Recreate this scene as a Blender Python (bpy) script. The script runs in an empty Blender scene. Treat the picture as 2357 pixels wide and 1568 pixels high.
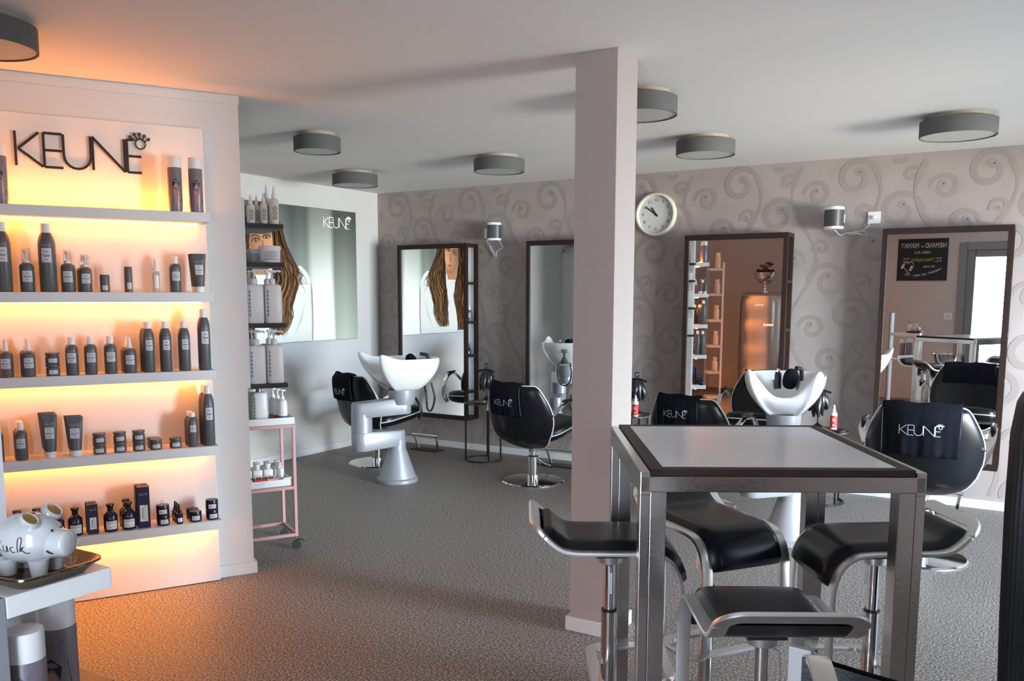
import bpy, bmesh, math, random
from mathutils import Vector, Matrix
from mathutils.geometry import tessellate_polygon
random.seed(7)
SC = bpy.context.scene
COL = SC.collection
PI = math.pi
sin, cos, R = math.sin, math.cos, math.radians

# ------------------------------------------------------------------ camera, world, lights, exposure
cam_d = bpy.data.cameras.new('camera'); cam = bpy.data.objects.new('camera', cam_d); COL.objects.link(cam)
YAW, PITCH, ROLL, CAMH = 0.5531, 0.1227, 0.0022, 1.507
fwd = Vector((-sin(YAW)*cos(PITCH), cos(YAW)*cos(PITCH), -sin(PITCH)))
rgt = Vector((cos(YAW), sin(YAW), 0)); up = rgt.cross(fwd)
r2 = rgt*cos(ROLL) + up*sin(ROLL); u2 = up*cos(ROLL) - rgt*sin(ROLL)
M = Matrix((r2, u2, -fwd)).transposed().to_4x4(); M.translation = (0, 0, CAMH)
cam.matrix_world = M
cam_d.sensor_width = 36; cam_d.sensor_fit = 'HORIZONTAL'; cam_d.lens = 1990.76/2357*36
cam_d.shift_y = (920.9-784)/2357; cam_d.clip_start = 0.05
SC.camera = cam

w = bpy.data.worlds.new('world'); SC.world = w; w.use_nodes = True
bg = w.node_tree.nodes['Background']; bg.inputs[0].default_value = (0.62, 0.78, 1.0, 1); bg.inputs[1].default_value = 1.2

SC.view_settings.view_transform = 'Standard'; SC.view_settings.look = 'None'
SC.view_settings.gamma = 1; SC.view_settings.use_curve_mapping = False
SC.view_settings.exposure = 0.46
SC.cycles.use_denoising = True
SC.cycles.max_bounces = 7; SC.cycles.glossy_bounces = 4; SC.cycles.adaptive_threshold = 0.02
SC.cycles.sample_clamp_indirect = 6

def area_light(name, loc, rot, sx, sy, power, color):
    d = bpy.data.lights.new(name, 'AREA'); d.shape = 'RECTANGLE'; d.size = sx; d.size_y = sy
    d.energy = power; d.color = color
    o = bpy.data.objects.new(name, d); COL.objects.link(o); o.location = loc; o.rotation_euler = rot
    return o
# daylight through the window wall on the right and through the glazed entrance behind the camera
# sky light slants down into the room, light thrown back by the sunlit paving slants up
area_light('open_sky', (7.2, 2.9, 2.35), (0, R(88), 0), 2.7, 5.0, 2700, (0.80, 0.90, 1.0))
area_light('paving_bounce', (7.2, 2.9, 0.50), (0, R(96), 0), 0.9, 5.0, 1350, (1.0, 0.85, 0.66))
area_light('door_daylight', (-0.55, -0.75, 1.1), (R(90), 0, 0), 0.95, 2.0, 66, (0.95, 0.96, 1.0))

# ------------------------------------------------------------------ materials
MATS = {}
def mat(name, color=(0.8,0.8,0.8), rough=0.5, metal=0.0, spec=0.5, emit=None, estr=0.0, noise=None, bump=None, trans=0.0, coat=0.0):
    if name in MATS: return MATS[name]
    m = bpy.data.materials.new(name); m.use_nodes = True
    nt = m.node_tree; b = nt.nodes['Principled BSDF']
    b.inputs['Base Color'].default_value = (*color, 1); b.inputs['Roughness'].default_value = rough
    b.inputs['Metallic'].default_value = metal; b.inputs['Specular IOR Level'].default_value = spec
    b.inputs['Transmission Weight'].default_value = trans; b.inputs['Coat Weight'].default_value = coat
    if emit: b.inputs['Emission Color'].default_value = (*emit, 1); b.inputs['Emission Strength'].default_value = estr
    tc = nt.nodes.new('ShaderNodeTexCoord')
    if noise:                                   # (scale, colour2, detail)
        n = nt.nodes.new('ShaderNodeTexNoise'); n.inputs['Scale'].default_value = noise[0]; n.inputs['Detail'].default_value = noise[2]
        r = nt.nodes.new('ShaderNodeValToRGB'); r.color_ramp.elements[0].position = 0.35; r.color_ramp.elements[1].position = 0.65
        r.color_ramp.elements[0].color = (*color, 1); r.color_ramp.elements[1].color = (*noise[1], 1)
        nt.links.new(tc.outputs['Object'], n.inputs['Vector']); nt.links.new(n.outputs['Fac'], r.inputs['Fac'])
        nt.links.new(r.outputs['Color'], b.inputs['Base Color'])
    if bump:                                    # (scale, strength)
        n = nt.nodes.new('ShaderNodeTexNoise'); n.inputs['Scale'].default_value = bump[0]; n.inputs['Detail'].default_value = 4
        bp = nt.nodes.new('ShaderNodeBump'); bp.inputs['Strength'].default_value = bump[1]; bp.inputs['Distance'].default_value = 0.01
        nt.links.new(tc.outputs['Object'], n.inputs['Vector']); nt.links.new(n.outputs['Fac'], bp.inputs['Height'])
        nt.links.new(bp.outputs['Normal'], b.inputs['Normal'])
    MATS[name] = m
    return m
def mat_attr(name, rough=0.5, emit=0.0):
    if name in MATS: return MATS[name]
    m = bpy.data.materials.new(name); m.use_nodes = True; nt = m.node_tree; b = nt.nodes['Principled BSDF']
    a = nt.nodes.new('ShaderNodeAttribute'); a.attribute_name = 'col'
    nt.links.new(a.outputs['Color'], b.inputs['Base Color']); b.inputs['Roughness'].default_value = rough
    if emit:
        nt.links.new(a.outputs['Color'], b.inputs['Emission Color']); b.inputs['Emission Strength'].default_value = emit
    MATS[name] = m; return m
def mat_glass(name, tint=(0.9,0.95,1), refl=0.08):
    if name in MATS: return MATS[name]
    m = bpy.data.materials.new(name); m.use_nodes = True; nt = m.node_tree; nt.nodes.clear()
    o = nt.nodes.new('ShaderNodeOutputMaterial'); mx = nt.nodes.new('ShaderNodeMixShader'); t = nt.nodes.new('ShaderNodeBsdfTransparent'); g = nt.nodes.new('ShaderNodeBsdfGlossy')
    t.inputs[0].default_value = (*tint, 1); g.inputs['Roughness'].default_value = 0.02; mx.inputs[0].default_value = refl
    nt.links.new(t.outputs[0], mx.inputs[1]); nt.links.new(g.outputs[0], mx.inputs[2]); nt.links.new(mx.outputs[0], o.inputs[0])
    MATS[name] = m; return m
def mat_floor():
    m = bpy.data.materials.new('speckled_floor'); m.use_nodes = True; nt = m.node_tree; b = nt.nodes['Principled BSDF']
    tc = nt.nodes.new('ShaderNodeTexCoord')
    n1 = nt.nodes.new('ShaderNodeTexNoise'); n1.inputs['Scale'].default_value = 115; n1.inputs['Detail'].default_value = 3; n1.inputs['Roughness'].default_value = 0.7
    r1 = nt.nodes.new('ShaderNodeValToRGB'); e = r1.color_ramp.elements
    e[0].position = 0.38; e[0].color = (0.035,0.032,0.03,1); e[1].position = 0.62; e[1].color = (0.60,0.55,0.50,1)
    x = e.new(0.5); x.color = (0.20,0.180,0.162,1)
    n2 = nt.nodes.new('ShaderNodeTexNoise'); n2.inputs['Scale'].default_value = 60; n2.inputs['Detail'].default_value = 2
    r2_ = nt.nodes.new('ShaderNodeValToRGB'); f = r2_.color_ramp.elements
    f[0].position = 0.3; f[0].color = (1.0,0.86,0.76,1); f[1].position = 0.7; f[1].color = (0.86,0.93,1.0,1)
    mx = nt.nodes.new('ShaderNodeMix'); mx.data_type = 'RGBA'; mx.blend_type = 'MULTIPLY'; mx.inputs[0].default_value = 1
    nt.links.new(tc.outputs['Object'], n1.inputs['Vector']); nt.links.new(tc.outputs['Object'], n2.inputs['Vector'])
    nt.links.new(n1.outputs['Fac'], r1.inputs['Fac']); nt.links.new(n2.outputs['Fac'], r2_.inputs['Fac'])
    nt.links.new(r1.outputs['Color'], mx.inputs[6]); nt.links.new(r2_.outputs['Color'], mx.inputs[7])
    nt.links.new(mx.outputs[2], b.inputs['Base Color']); b.inputs['Roughness'].default_value = 0.55
    bp = nt.nodes.new('ShaderNodeBump'); bp.inputs['Strength'].default_value = 0.15; bp.inputs['Distance'].default_value = 0.004
    nt.links.new(n1.outputs['Fac'], bp.inputs['Height']); nt.links.new(bp.outputs['Normal'], b.inputs['Normal'])
    return m

m_floor = mat_floor()
m_ceil = mat('ceiling_paint', (0.80,0.78,0.75), 0.9, bump=(90,0.06))
m_white = mat('white_wall_paint', (0.74,0.735,0.725), 0.9, bump=(120,0.08))
m_leftwall = mat('grey_wall_paint', (0.66,0.65,0.63), 0.9, bump=(120,0.08))
m_paper = mat('taupe_wallpaper', (0.40,0.345,0.325), 0.62, noise=(5,(0.36,0.312,0.292),4), bump=(60,0.08))
m_scroll = mat('wallpaper_scroll_print', (0.33,0.277,0.255), 0.5)
m_col = mat('column_taupe_paint', (0.44,0.385,0.36), 0.85, bump=(90,0.08))
m_base = mat('white_baseboard', (0.78,0.78,0.78), 0.5)
m_frontwall = mat('warm_grey_wall', (0.66,0.585,0.53), 0.85)
m_panel = mat('white_lacquer_panel', (0.80,0.79,0.77), 0.45)
m_shelf = mat('white_shelf', (0.72,0.73,0.74), 0.5)
m_led = mat('warm_led', (1,0.8,0.5), 0.5, emit=(1.0,0.28,0.022), estr=22)
m_led_strong = mat('warm_led_bright', (1,0.8,0.5), 0.5, emit=(1.0,0.29,0.022), estr=54)
m_led_up = mat('warm_led_uplight', (1,0.8,0.5), 0.5, emit=(1.0,0.29,0.025), estr=54)
m_black = mat('black_plastic', (0.012,0.012,0.014), 0.4)
m_ink = mat('black_letter', (0.015,0.013,0.013), 0.45)
m_leather = mat('black_leather', (0.006,0.007,0.009), 0.27, spec=0.32, bump=(160,0.05))
m_towel = mat('navy_black_towel', (0.008,0.009,0.014), 0.95, spec=0.1, bump=(220,0.5))
m_silverprint = mat('silver_thread', (0.62,0.63,0.66), 0.45, metal=0.3)
m_chrome = mat('chrome', (0.82,0.82,0.83), 0.07, metal=1)
m_warmchrome = mat('polished_steel', (0.72,0.70,0.66), 0.16, metal=1)
m_steel = mat('brushed_steel', (0.58,0.56,0.55), 0.22, metal=1, bump=(80,0.03))
m_nickel = mat('matt_nickel', (0.78,0.79,0.80), 0.36, metal=1)
m_piping = mat('white_piping', (0.80,0.80,0.80), 0.4)
m_wood = mat('dark_walnut', (0.034,0.019,0.014), 0.5, spec=0.22, noise=(30,(0.024,0.013,0.010),6))
m_top = mat('white_laminate', (0.90,0.93,0.95), 0.14)
m_mirror = mat('mirror_glass', (0.93,0.94,0.94), 0.0, metal=1)
m_ceramic = mat('white_ceramic', (0.86,0.86,0.85), 0.12, coat=0.5)
m_silverpaint = mat('silver_grey_paint', (0.36,0.375,0.40), 0.38, metal=0.3)
m_greyplastic = mat('grey_plastic', (0.16,0.165,0.17), 0.45)
m_bottle = mat('dark_grey_bottle', (0.100,0.102,0.110), 0.40)
m_cap = mat('white_cap', (0.84,0.84,0.84), 0.35)
m_label = mat('pale_label', (0.58,0.59,0.63), 0.6)
m_print = mat('grey_print', (0.16,0.16,0.18), 0.6)
m_logo = mat('light_print', (0.34,0.35,0.38), 0.5)
m_navy = mat('navy_glass', (0.010,0.014,0.045), 0.12)
m_navylid = mat('black_stopper', (0.012,0.011,0.012), 0.25)
m_navybox = mat('navy_card', (0.016,0.018,0.055), 0.5)
m_clear = mat('clear_plastic', (0.80,0.74,0.70), 0.1, trans=0.6)
m_white = m_white
m_whitepl = mat('white_plastic', (0.80,0.80,0.80), 0.35)
m_offwhite = mat('cream_plastic', (0.70,0.68,0.62), 0.4)
m_pink = mat('pink_powder_coat', (0.62,0.33,0.32), 0.45)
m_brownpl = mat('amber_brown', (0.20,0.055,0.02), 0.4)
m_lampdrum = mat('grey_lamp_drum', (0.105,0.108,0.105), 0.8)
m_lampdiff = mat('lamp_diffuser', (0.55,0.54,0.50), 0.6)
m_lampring = mat('lamp_mount', (0.40,0.34,0.26), 0.5)
m_clockrim = mat('cream_clock_rim', (0.72,0.67,0.54), 0.4)
m_clockface = mat('clock_face', (0.66,0.66,0.64), 0.6)
m_spk = mat('speaker_mesh', (0.10,0.10,0.105), 0.45, metal=0.5)
m_red = mat('red_label', (0.65,0.03,0.025), 0.5)
m_gold = mat('gold_leaf_dish', (0.55,0.33,0.10), 0.25, metal=1)
m_pig = mat('glazed_white_pig', (0.60,0.62,0.64), 0.10, coat=0.6)
m_wicker = mat('black_ribbed_planter', (0.012,0.012,0.013), 0.45)
m_chalk = mat('black_chalkboard', (0.012,0.012,0.012), 0.6)
m_chalkw = mat('chalk_white', (0.75,0.75,0.72), 0.8)
m_chalkg = mat('chalk_green', (0.42,0.62,0.03), 0.8)
m_greyframe = mat('grey_door_frame', (0.27,0.265,0.26), 0.5)
m_door = mat('grey_white_door', (0.48,0.48,0.48), 0.5)
m_fridge = mat('silver_enamel', (0.50,0.46,0.42), 0.22, metal=0.85)
m_glasspane = mat_glass('window_pane')
m_ground = mat('outdoor_paving', (0.45,0.44,0.42), 0.9)
m_purple = mat('purple_band', (0.09,0.07,0.30), 0.5)
m_leaf = mat('dark_leaf', (0.03,0.06,0.03), 0.6)
m_flower = mat('burgundy_petal', (0.25,0.03,0.06), 0.7)
m_flower2 = mat('orange_petal', (0.55,0.16,0.05), 0.7)

# ------------------------------------------------------------------ mesh helpers
class MB:
    def __init__(s): s.v = []; s.f = []; s.mi = []; s.cur = 0; s.col = None; s.fc = []
    def face(s, idx):
        s.f.append(tuple(idx)); s.mi.append(s.cur); s.fc.append(s.col)
    def add(s, pts, faces):
        b = len(s.v); s.v += [tuple(p) for p in pts]
        for f in faces: s.face([b+i for i in f])
    def box(s, x0, x1, y0, y1, z0, z1, T=None):
        p = [(x0,y0,z0),(x1,y0,z0),(x1,y1,z0),(x0,y1,z0),(x0,y0,z1),(x1,y0,z1),(x1,y1,z1),(x0,y1,z1)]
        if T: p = [T(*q) for q in p]
        s.add(p, [(3,2,1,0),(4,5,6,7),(0,1,5,4),(1,2,6,5),(2,3,7,6),(3,0,4,7)]); return s
    def grid(s, P, closeu=False, closev=False):
        nu, nv = len(P), len(P[0]); b = len(s.v)
        for row in P: s.v += [tuple(q) for q in row]
        for i in range(nu if closeu else nu-1):
            for j in range(nv if closev else nv-1):
                i2, j2 = (i+1) % nu, (j+1) % nv
                s.face((b+i*nv+j, b+i*nv+j2, b+i2*nv+j2, b+i2*nv+j))
        return s
    def lathe(s, prof, seg=20, c=(0,0,0), T=None, cap=True):
        rows = []
        for r, z in prof:
            row = [(c[0]+r*cos(2*PI*k/seg), c[1]+r*sin(2*PI*k/seg), c[2]+z) for k in range(seg)]
            if T: row = [T(*q) for q in row]
            rows.append(row)
        b = len(s.v); s.grid(rows, closev=True)
        if cap:
            if prof[0][0] > 1e-5: s.face([b+k for k in range(seg)][::-1])
            n = (len(prof)-1)*seg
            if prof[-1][0] > 1e-5: s.face([b+n+k for k in range(seg)])
        return s
    def cyl(s, c, r, h, seg=16, T=None): return s.lathe([(r,0),(r,h)], seg, c, T)
    def tube(s, path, r, seg=8, closed=False):
        return s.bar(path, None, None, r=r, seg=seg, closed=closed)
    def bar(s, path, w, t, ref=None, r=None, seg=8, closed=False):
        """sweep a w x t rectangle (or a circle) along a path; w lies along ref-like side direction"""
        P = [Vector(p) for p in path]; n = len(P); rows = []; prev = None
        for i in range(n):
            a = P[i-1] if (i > 0 or closed) else P[i]; c = P[(i+1) % n] if (i < n-1 or closed) else P[i]
            d = (c-a).normalized()
            if ref is not None:
                side = Vector(ref(i) if callable(ref) else ref); side = (side - d*side.dot(d))
                side = side.normalized() if side.length > 1e-6 else d.orthogonal().normalized()
            elif prev is None:
                side = d.orthogonal().normalized()
            else:
                side = (prev - d*prev.dot(d)).normalized()
            prev = side; nrm = d.cross(side)
            if r is not None:
                rr = r(i/(n-1)) if callable(r) else r
                rows.append([P[i]+side*rr*cos(2*PI*k/seg)+nrm*rr*sin(2*PI*k/seg) for k in range(seg)])
            else:
                rows.append([P[i]+side*w/2+nrm*t/2, P[i]-side*w/2+nrm*t/2, P[i]-side*w/2-nrm*t/2, P[i]+side*w/2-nrm*t/2])
        b = len(s.v); s.grid(rows, closeu=closed, closev=True); k = len(rows[0])
        if not closed:
            s.face([b+j for j in range(k)][::-1]); s.face([b+(n-1)*k+j for j in range(k)])
        return s
    def prism(s, poly, f0, f1):
        """poly 2D list; f0/f1 map (u,v) to the two end surfaces"""
        n = len(poly); b = len(s.v)
        s.v += [tuple(f0(*p)) for p in poly] + [tuple(f1(*p)) for p in poly]
        tri = tessellate_polygon([[Vector((p[0],p[1],0)) for p in poly]])
        for t in tri: s.face([b+t[2],b+t[1],b+t[0]]); s.face([b+n+t[0],b+n+t[1],b+n+t[2]])
        for i in range(n): j = (i+1) % n; s.face((b+i,b+j,b+n+j,b+n+i))
        return s
    def poly(s, poly, f):
        b = len(s.v); s.v += [tuple(f(*p)) for p in poly]
        for t in tessellate_polygon([[Vector((p[0],p[1],0)) for p in poly]]): s.face([b+i for i in t])
        return s
    def ribbon(s, pts, wid, f, closed=False):
        """flat stroke through 2D points; wid number or function of 0..1"""
        n = len(pts); L = []
        for i in range(n):
            a = pts[i-1] if (i > 0 or closed) else pts[i]; c = pts[(i+1) % n] if (i < n-1 or closed) else pts[i]
            dx, dy = c[0]-a[0], c[1]-a[1]; l = math.hypot(dx,dy) or 1
            ww = (wid(i/(n-1)) if callable(wid) else wid)/2
            L.append((pts[i][0]-dy/l*ww, pts[i][1]+dx/l*ww, pts[i][0]+dy/l*ww, pts[i][1]-dx/l*ww))
        b = len(s.v)
        for q in L: s.v += [tuple(f(q[0],q[1])), tuple(f(q[2],q[3]))]
        for i in range(n if closed else n-1):
            j = (i+1) % n; s.face((b+2*i, b+2*i+1, b+2*j+1, b+2*j))
        return s
    def superq(s, c, sx, sy, sz, e=0.5, nu=20, nv=12, T=None):
        def p(x, e): return math.copysign(abs(x)**e, x)
        rows = []
        for i in range(nv+1):
            a = -PI/2 + PI*i/nv; row = []
            for j in range(nu):
                b = 2*PI*j/nu
                q = (c[0]+sx*p(cos(a),e)*p(cos(b),e), c[1]+sy*p(cos(a),e)*p(sin(b),e), c[2]+sz*p(sin(a),e))
                row.append(T(*q) if T else q)
            rows.append(row)
        return s.grid(rows, closev=True)
    def mesh(s, name, mats, smooth=None, bevel=0):
        me = bpy.data.meshes.new(name); me.from_pydata(s.v, [], s.f)
        for m in (mats if isinstance(mats, (list,tuple)) else [mats]): me.materials.append(m)
        for p, k in zip(me.polygons, s.mi): p.material_index = k
        if any(c is not None for c in s.fc):
            a = me.color_attributes.new('col', 'FLOAT_COLOR', 'CORNER'); k = 0
            for p, c in zip(me.polygons, s.fc):
                for li in p.loop_indices:
                    cc = c(s.v[me.loops[li].vertex_index]) if callable(c) else c
                    a.data[li].color = (*(cc or (1,1,1)), 1)
        bm = bmesh.new(); bm.from_mesh(me)
        bmesh.ops.remove_doubles(bm, verts=bm.verts, dist=1e-6)
        bmesh.ops.recalc_face_normals(bm, faces=bm.faces)
        if bevel:
            ed = [e for e in bm.edges if len(e.link_faces) == 2 and e.calc_face_angle(0) > 0.6]
            bmesh.ops.bevel(bm, geom=ed, offset=bevel, segments=2, profile=0.6, affect='EDGES', clamp_overlap=True)
        bm.to_mesh(me); bm.free()
        if smooth:
            me.shade_smooth(); me.set_sharp_from_angle(angle=R(smooth))
        me.update(); return me
    def build(s, name, mats, parent=None, smooth=None, bevel=0, loc=None, rotz=None):
        o = bpy.data.objects.new(name, s.mesh(name, mats, smooth, bevel)); COL.objects.link(o)
        if parent: o.parent = parent
        if loc: o.location = loc
        if rotz is not None: o.rotation_euler = (0,0,rotz)
        return o
def tag(o, label, cat, group=None):
    o['label'] = label; o['category'] = cat
    if group: o['group'] = group
    return o
def thing(name, label, cat, loc=(0,0,0), rotz=0.0, group=None):
    o = bpy.data.objects.new(name, None); COL.objects.link(o); o.empty_display_size = 0.05
    o.location = loc; o.rotation_euler = (0,0,rotz); return tag(o, label, cat, group)
def struct(o): o['kind'] = 'structure'; return o
def copy_tree(root, loc, rotz, label, group=None):
    kids = {}
    for o in bpy.data.objects:
        if o.parent: kids.setdefault(o.parent.name, []).append(o)
    def rec(o, par):
        c = o.copy(); COL.objects.link(c)
        if par: c.parent = par
        for k in kids.get(o.name, []): rec(k, c)
        return c
    c = rec(root, None); c.location = loc; c.rotation_euler = (0,0,rotz); c['label'] = label
    if group: c['group'] = group
    return c
def arc(cx, cy, r, a0, a1, n): return [(cx+r*cos(R(a0+(a1-a0)*i/n)), cy+r*sin(R(a0+(a1-a0)*i/n))) for i in range(n+1)]
def smooth_path(pts, n=6):
    """Catmull-Rom through 3D points"""
    P = [Vector(p) for p in pts]; P = [2*P[0]-P[1]] + P + [2*P[-1]-P[-2]]; out = []
    for i in range(1, len(P)-2):
        for k in range(n):
            t = k/n; a,b,c,d = P[i-1],P[i],P[i+1],P[i+2]
            out.append(0.5*((2*b)+(c-a)*t+(2*a-5*b+4*c-d)*t*t+(3*b-a-3*c+d)*t**3))
    out.append(P[-2]); return out
def text_polys(mb, txt, size, f, align='CENTER', depth_f=None, shear=0.0, spacing=1.0):
    """font outlines put through f(u,v); flat print"""
    cu = bpy.data.curves.new('txt', 'FONT'); cu.body = txt; cu.size = size; cu.align_x = align; cu.align_y = 'CENTER'; cu.resolution_u = 2; cu.shear = shear; cu.space_character = spacing
    o = bpy.data.objects.new('txt', cu); COL.objects.link(o)
    bpy.context.view_layer.update()
    me = bpy.data.meshes.new_from_object(o.evaluated_get(bpy.context.evaluated_depsgraph_get()))
    b = len(mb.v); mb.v += [tuple(f(v.co.x, v.co.y)) for v in me.vertices]
    for p in me.polygons: mb.face([b+i for i in p.vertices])
    bpy.data.objects.remove(o); bpy.data.curves.remove(cu); bpy.data.meshes.remove(me)
LH = 0.272
def logo_strokes():
    L = {'K': [[(0,0),(0,LH)], [(.18,LH),(.02,.5*LH),(.205,0)]],
         'E': [[(.36,LH),(.215,LH),(.215,0),(.36,0)], [(.215,.5*LH),(.355,.5*LH)]],
         'U': [[(.368,LH)] + arc(.4755,.1075,.1075,180,360,10) + [(.583,LH)]],
         'N': [[(.60,0),(.60,LH),(.86,0),(.86,LH)]],
         'E2': [[(.935,LH),(.882,LH),(.882,0),(1.0,0)], [(.882,.5*LH),(1.0,.5*LH)]]}
    cr = [arc(.998,.242,.042,0,360,16)]
    for dx, dy in ((-.084,.056),(-.050,.079),(-.007,.084),(.036,.072),(.071,.045)):
        l = math.hypot(dx,dy); cr.append([(.998+dx/l*.042,.242+dy/l*.042),(.998+dx*.95,.242+dy*.95)])
        cr.append(arc(.998+dx,.242+dy,.009,0,360,8))
    L['crown'] = cr
    return L
LOGO = logo_strokes()
def logo_flat(mb, width, f, wid=0.016):
    for k, S in LOGO.items():
        for st in S:
            pts = [(p[0]*width, p[1]*width) for p in st]
            if len(pts) <= 4 and k != 'crown':
                for a, b in zip(pts, pts[1:]): mb.ribbon([a,b], wid*width, f)
            else: mb.ribbon(pts, wid*width, f)

# ------------------------------------------------------------------ room shell
XL, YB, YF, XR, H = -5.824, 6.847, -0.35, 1.75, 2.5
struct(MB().box(-6.1, 2.1, -0.6, 7.1, -0.12, 0).build('floor', m_floor))
struct(MB().box(-6.1, 2.1, -0.6, 7.1, H, H+0.12).build('ceiling', m_ceil))
wall_back = struct(MB().box(-6.1, 2.1, YB, YB+0.2, 0, H).build('wall_back', m_paper))
struct(MB().box(XL-0.2, XL, 0.9, YB, 0, H).build('wall_left', m_leftwall))
struct(MB().box(XL+0.015, XR-0.015, YB-0.015, YB, 0, 0.062).build('baseboard_back', m_base, bevel=0.003))
struct(MB().box(XL, XL+0.015, 2.66, YB-0.015, 0, 0.062).build('baseboard_left', m_base, bevel=0.003))
# right wall with its window band
WY0, WY1, WZ0, WZ1 = 3.35, 6.6, 0.10, 1.98
mb = MB(); mb.box(XR,XR+.2,YF-.2,WY0,0,H); mb.box(XR,XR+.2,WY1,YB,0,H); mb.box(XR,XR+.2,WY0,WY1,0,WZ0); mb.box(XR,XR+.2,WY0,WY1,WZ1,H)
struct(mb.build('wall_right', m_white))
nwin = 4
for k in range(nwin):
    a = WY0+(WY1-WY0)*k/nwin; b = WY0+(WY1-WY0)*(k+1)/nwin
    mb = MB(); mb.box(XR+.06,XR+.13,a,a+.05,WZ0,WZ1); mb.box(XR+.06,XR+.13,b-.05,b,WZ0,WZ1); mb.box(XR+.06,XR+.13,a+.05,b-.05,WZ0,WZ0+.05); mb.box(XR+.06,XR+.13,a+.05,b-.05,WZ1-.05,WZ1)
    wn = struct(mb.build('window_%d' % (k+1), m_greyframe)); MB().box(XR+.09,XR+.096,a+.05,b-.05,WZ0+.05,WZ1-.05).build('window_pane', m_glasspane, wn)
# front wall behind the camera, with the glazed entrance door
DX0, DX1 = -1.06, -0.02
mb = MB(); mb.box(-4.65,DX0-.10,YF-.2,YF,0,H); mb.box(DX1+.1,XR,YF-.2,YF,0,H); mb.box(DX0-.10,DX1+.1,YF-.2,YF,2.22,H)
struct(mb.build('wall_front', m_frontwall))
mb = MB()
mb.box(DX0-.10,DX0,YF-.12,YF+.03,0,2.22); mb.box(DX1,DX1+.1,YF-.12,YF+.03,0,2.22); mb.box(DX0,DX1,YF-.12,YF+.03,2.12,2.22)
d2 = struct(mb.build('door_2', m_greyframe, bevel=0.004))
mb = MB(); mb.box(DX0,DX0+.1,YF-.08,YF,0.02,2.12); mb.box(DX1-.1,DX1,YF-.08,YF,0.02,2.12); mb.box(DX0+.1,DX1-.1,YF-.08,YF,2.02,2.12); mb.box(DX0+.1,DX1-.1,YF-.08,YF,0.02,0.14)
mb.build('door_leaf_frame', m_greyframe, d2, bevel=0.004)
MB().box(DX0+.1,DX1-.1,YF-.045,YF-.035,.14,2.02).build('door_pane', m_glasspane, d2)
MB().tube(smooth_path([(DX1-.16,YF,.75),(DX1-.16,YF+.06,.8),(DX1-.16,YF+.06,1.5),(DX1-.16,YF,1.55)]), .014).build('pull_handle', m_steel, d2, smooth=40)
# inner side wall with a door, and the wall closing the passage
mb = MB(); mb.box(-4.65,-4.45,YF,-0.30,0,H); mb.box(-4.65,-4.45,0.50,1.36,0,H); mb.box(-4.65,-4.45,-0.30,0.50,2.05,H)
struct(mb.build('wall_side', m_white))
mb = MB(); mb.box(-4.60,-4.435,-0.30,-0.22,0,2.05); mb.box(-4.60,-4.435,.42,.50,0,2.05); mb.box(-4.60,-4.435,-.22,.42,1.97,2.05)
d1 = struct(mb.build('door_1', m_base, bevel=0.003))
MB().box(-4.51,-4.47,-.215,.415,0.005,1.965).build('door_leaf', m_door, d1, bevel=0.002)
MB().tube([(-4.47,.34,1.02),(-4.42,.34,1.02),(-4.42,.22,1.02)], .009).build('door_handle', m_steel, d1, smooth=40)
struct(MB().box(XL-.2,-4.45,0.9,1.05,0,H).build('wall_passage', m_white))

# column
CX0, CX1, CY0, CY1 = -1.750, -1.557, 3.335, 3.537
struct(MB().box(CX0,CX1,CY0,CY1,0,H).build('column', m_col, bevel=0.003))
mb = MB(); t=.015; mb.box(CX0-t,CX1+t,CY0-t,CY0,0,.062); mb.box(CX0-t,CX1+t,CY1,CY1+t,0,.062); mb.box(CX0-t,CX0,CY0,CY1,0,.062); mb.box(CX1,CX1+t,CY0,CY1,0,.062)
struct(mb.build('baseboard_column', m_base, bevel=0.002))

# angled display wall : s along it (0 = right edge of the white panel), n towards the room
ANG = R(60.9); SX, SY = cos(ANG), sin(ANG); NX, NY = sin(ANG), -cos(ANG); PX, PY = -3.622, 2.946
def SW(s, n, z): return (PX+SX*s+NX*n, PY+SY*s+NY*n, z)
struct(MB().box(-1.80,0.187,-.205,-.055,0,H,T=SW).build('wall_display', m_white))
struct(MB().box(0.003,0.202,-.055,-.040,0,.062,T=SW).box(0.187,0.202,-.20,-.055,0,.062,T=SW).build('baseboard_display', m_base, bevel=0.002))
struct(MB().box(-1.80,0.192,-.055,-.050,2.455,2.498,T=SW).build('trim_1', m_white))

# ------------------------------------------------------------------ wallpaper scroll print (flocked ornament on the back wall)
def spiral(cx, cy, r0, turns, a0, sgn, r1=0.03, n=30):
    return [(cx+(r0+(r1-r0)*(i/n)**0.8)*cos(a0+sgn*2*PI*turns*i/n), cy+(r0+(r1-r0)*(i/n)**0.8)*sin(a0+sgn*2*PI*turns*i/n)) for i in range(n+1)]
mb = MB(); rnd = random.Random(3); LAY = [0]
def clipped(pts, wid):
    LAY[0] += 1; k = .0006+.000015*(LAY[0] % 90); f = lambda u, v: (u, YB-k, v); run = []
    for p in pts+[(99,99)]:
        if XL+.03 < p[0] < 1.7 and .085 < p[1] < H-.025: run.append(p)
        else:
            if len(run) > 2: mb.ribbon(run, wid, f)
            run = []
def curl(cx, cy, r0, turns, a0, sgn, w):
    r1 = r0*.30; clipped(spiral(cx, cy, r0, turns, a0, sgn, r1), lambda t: w*(.55+.75*sin(PI*min(1,.15+.75*t))))
    e = spiral(cx, cy, r0, turns, a0, sgn, r1)[-1]; clipped([(e[0]+w*.55*cos(R(a)),e[1]+w*.55*sin(R(a))) for a in range(0,361,45)], w*.75)
x = XL-.1; ix = 0
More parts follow.
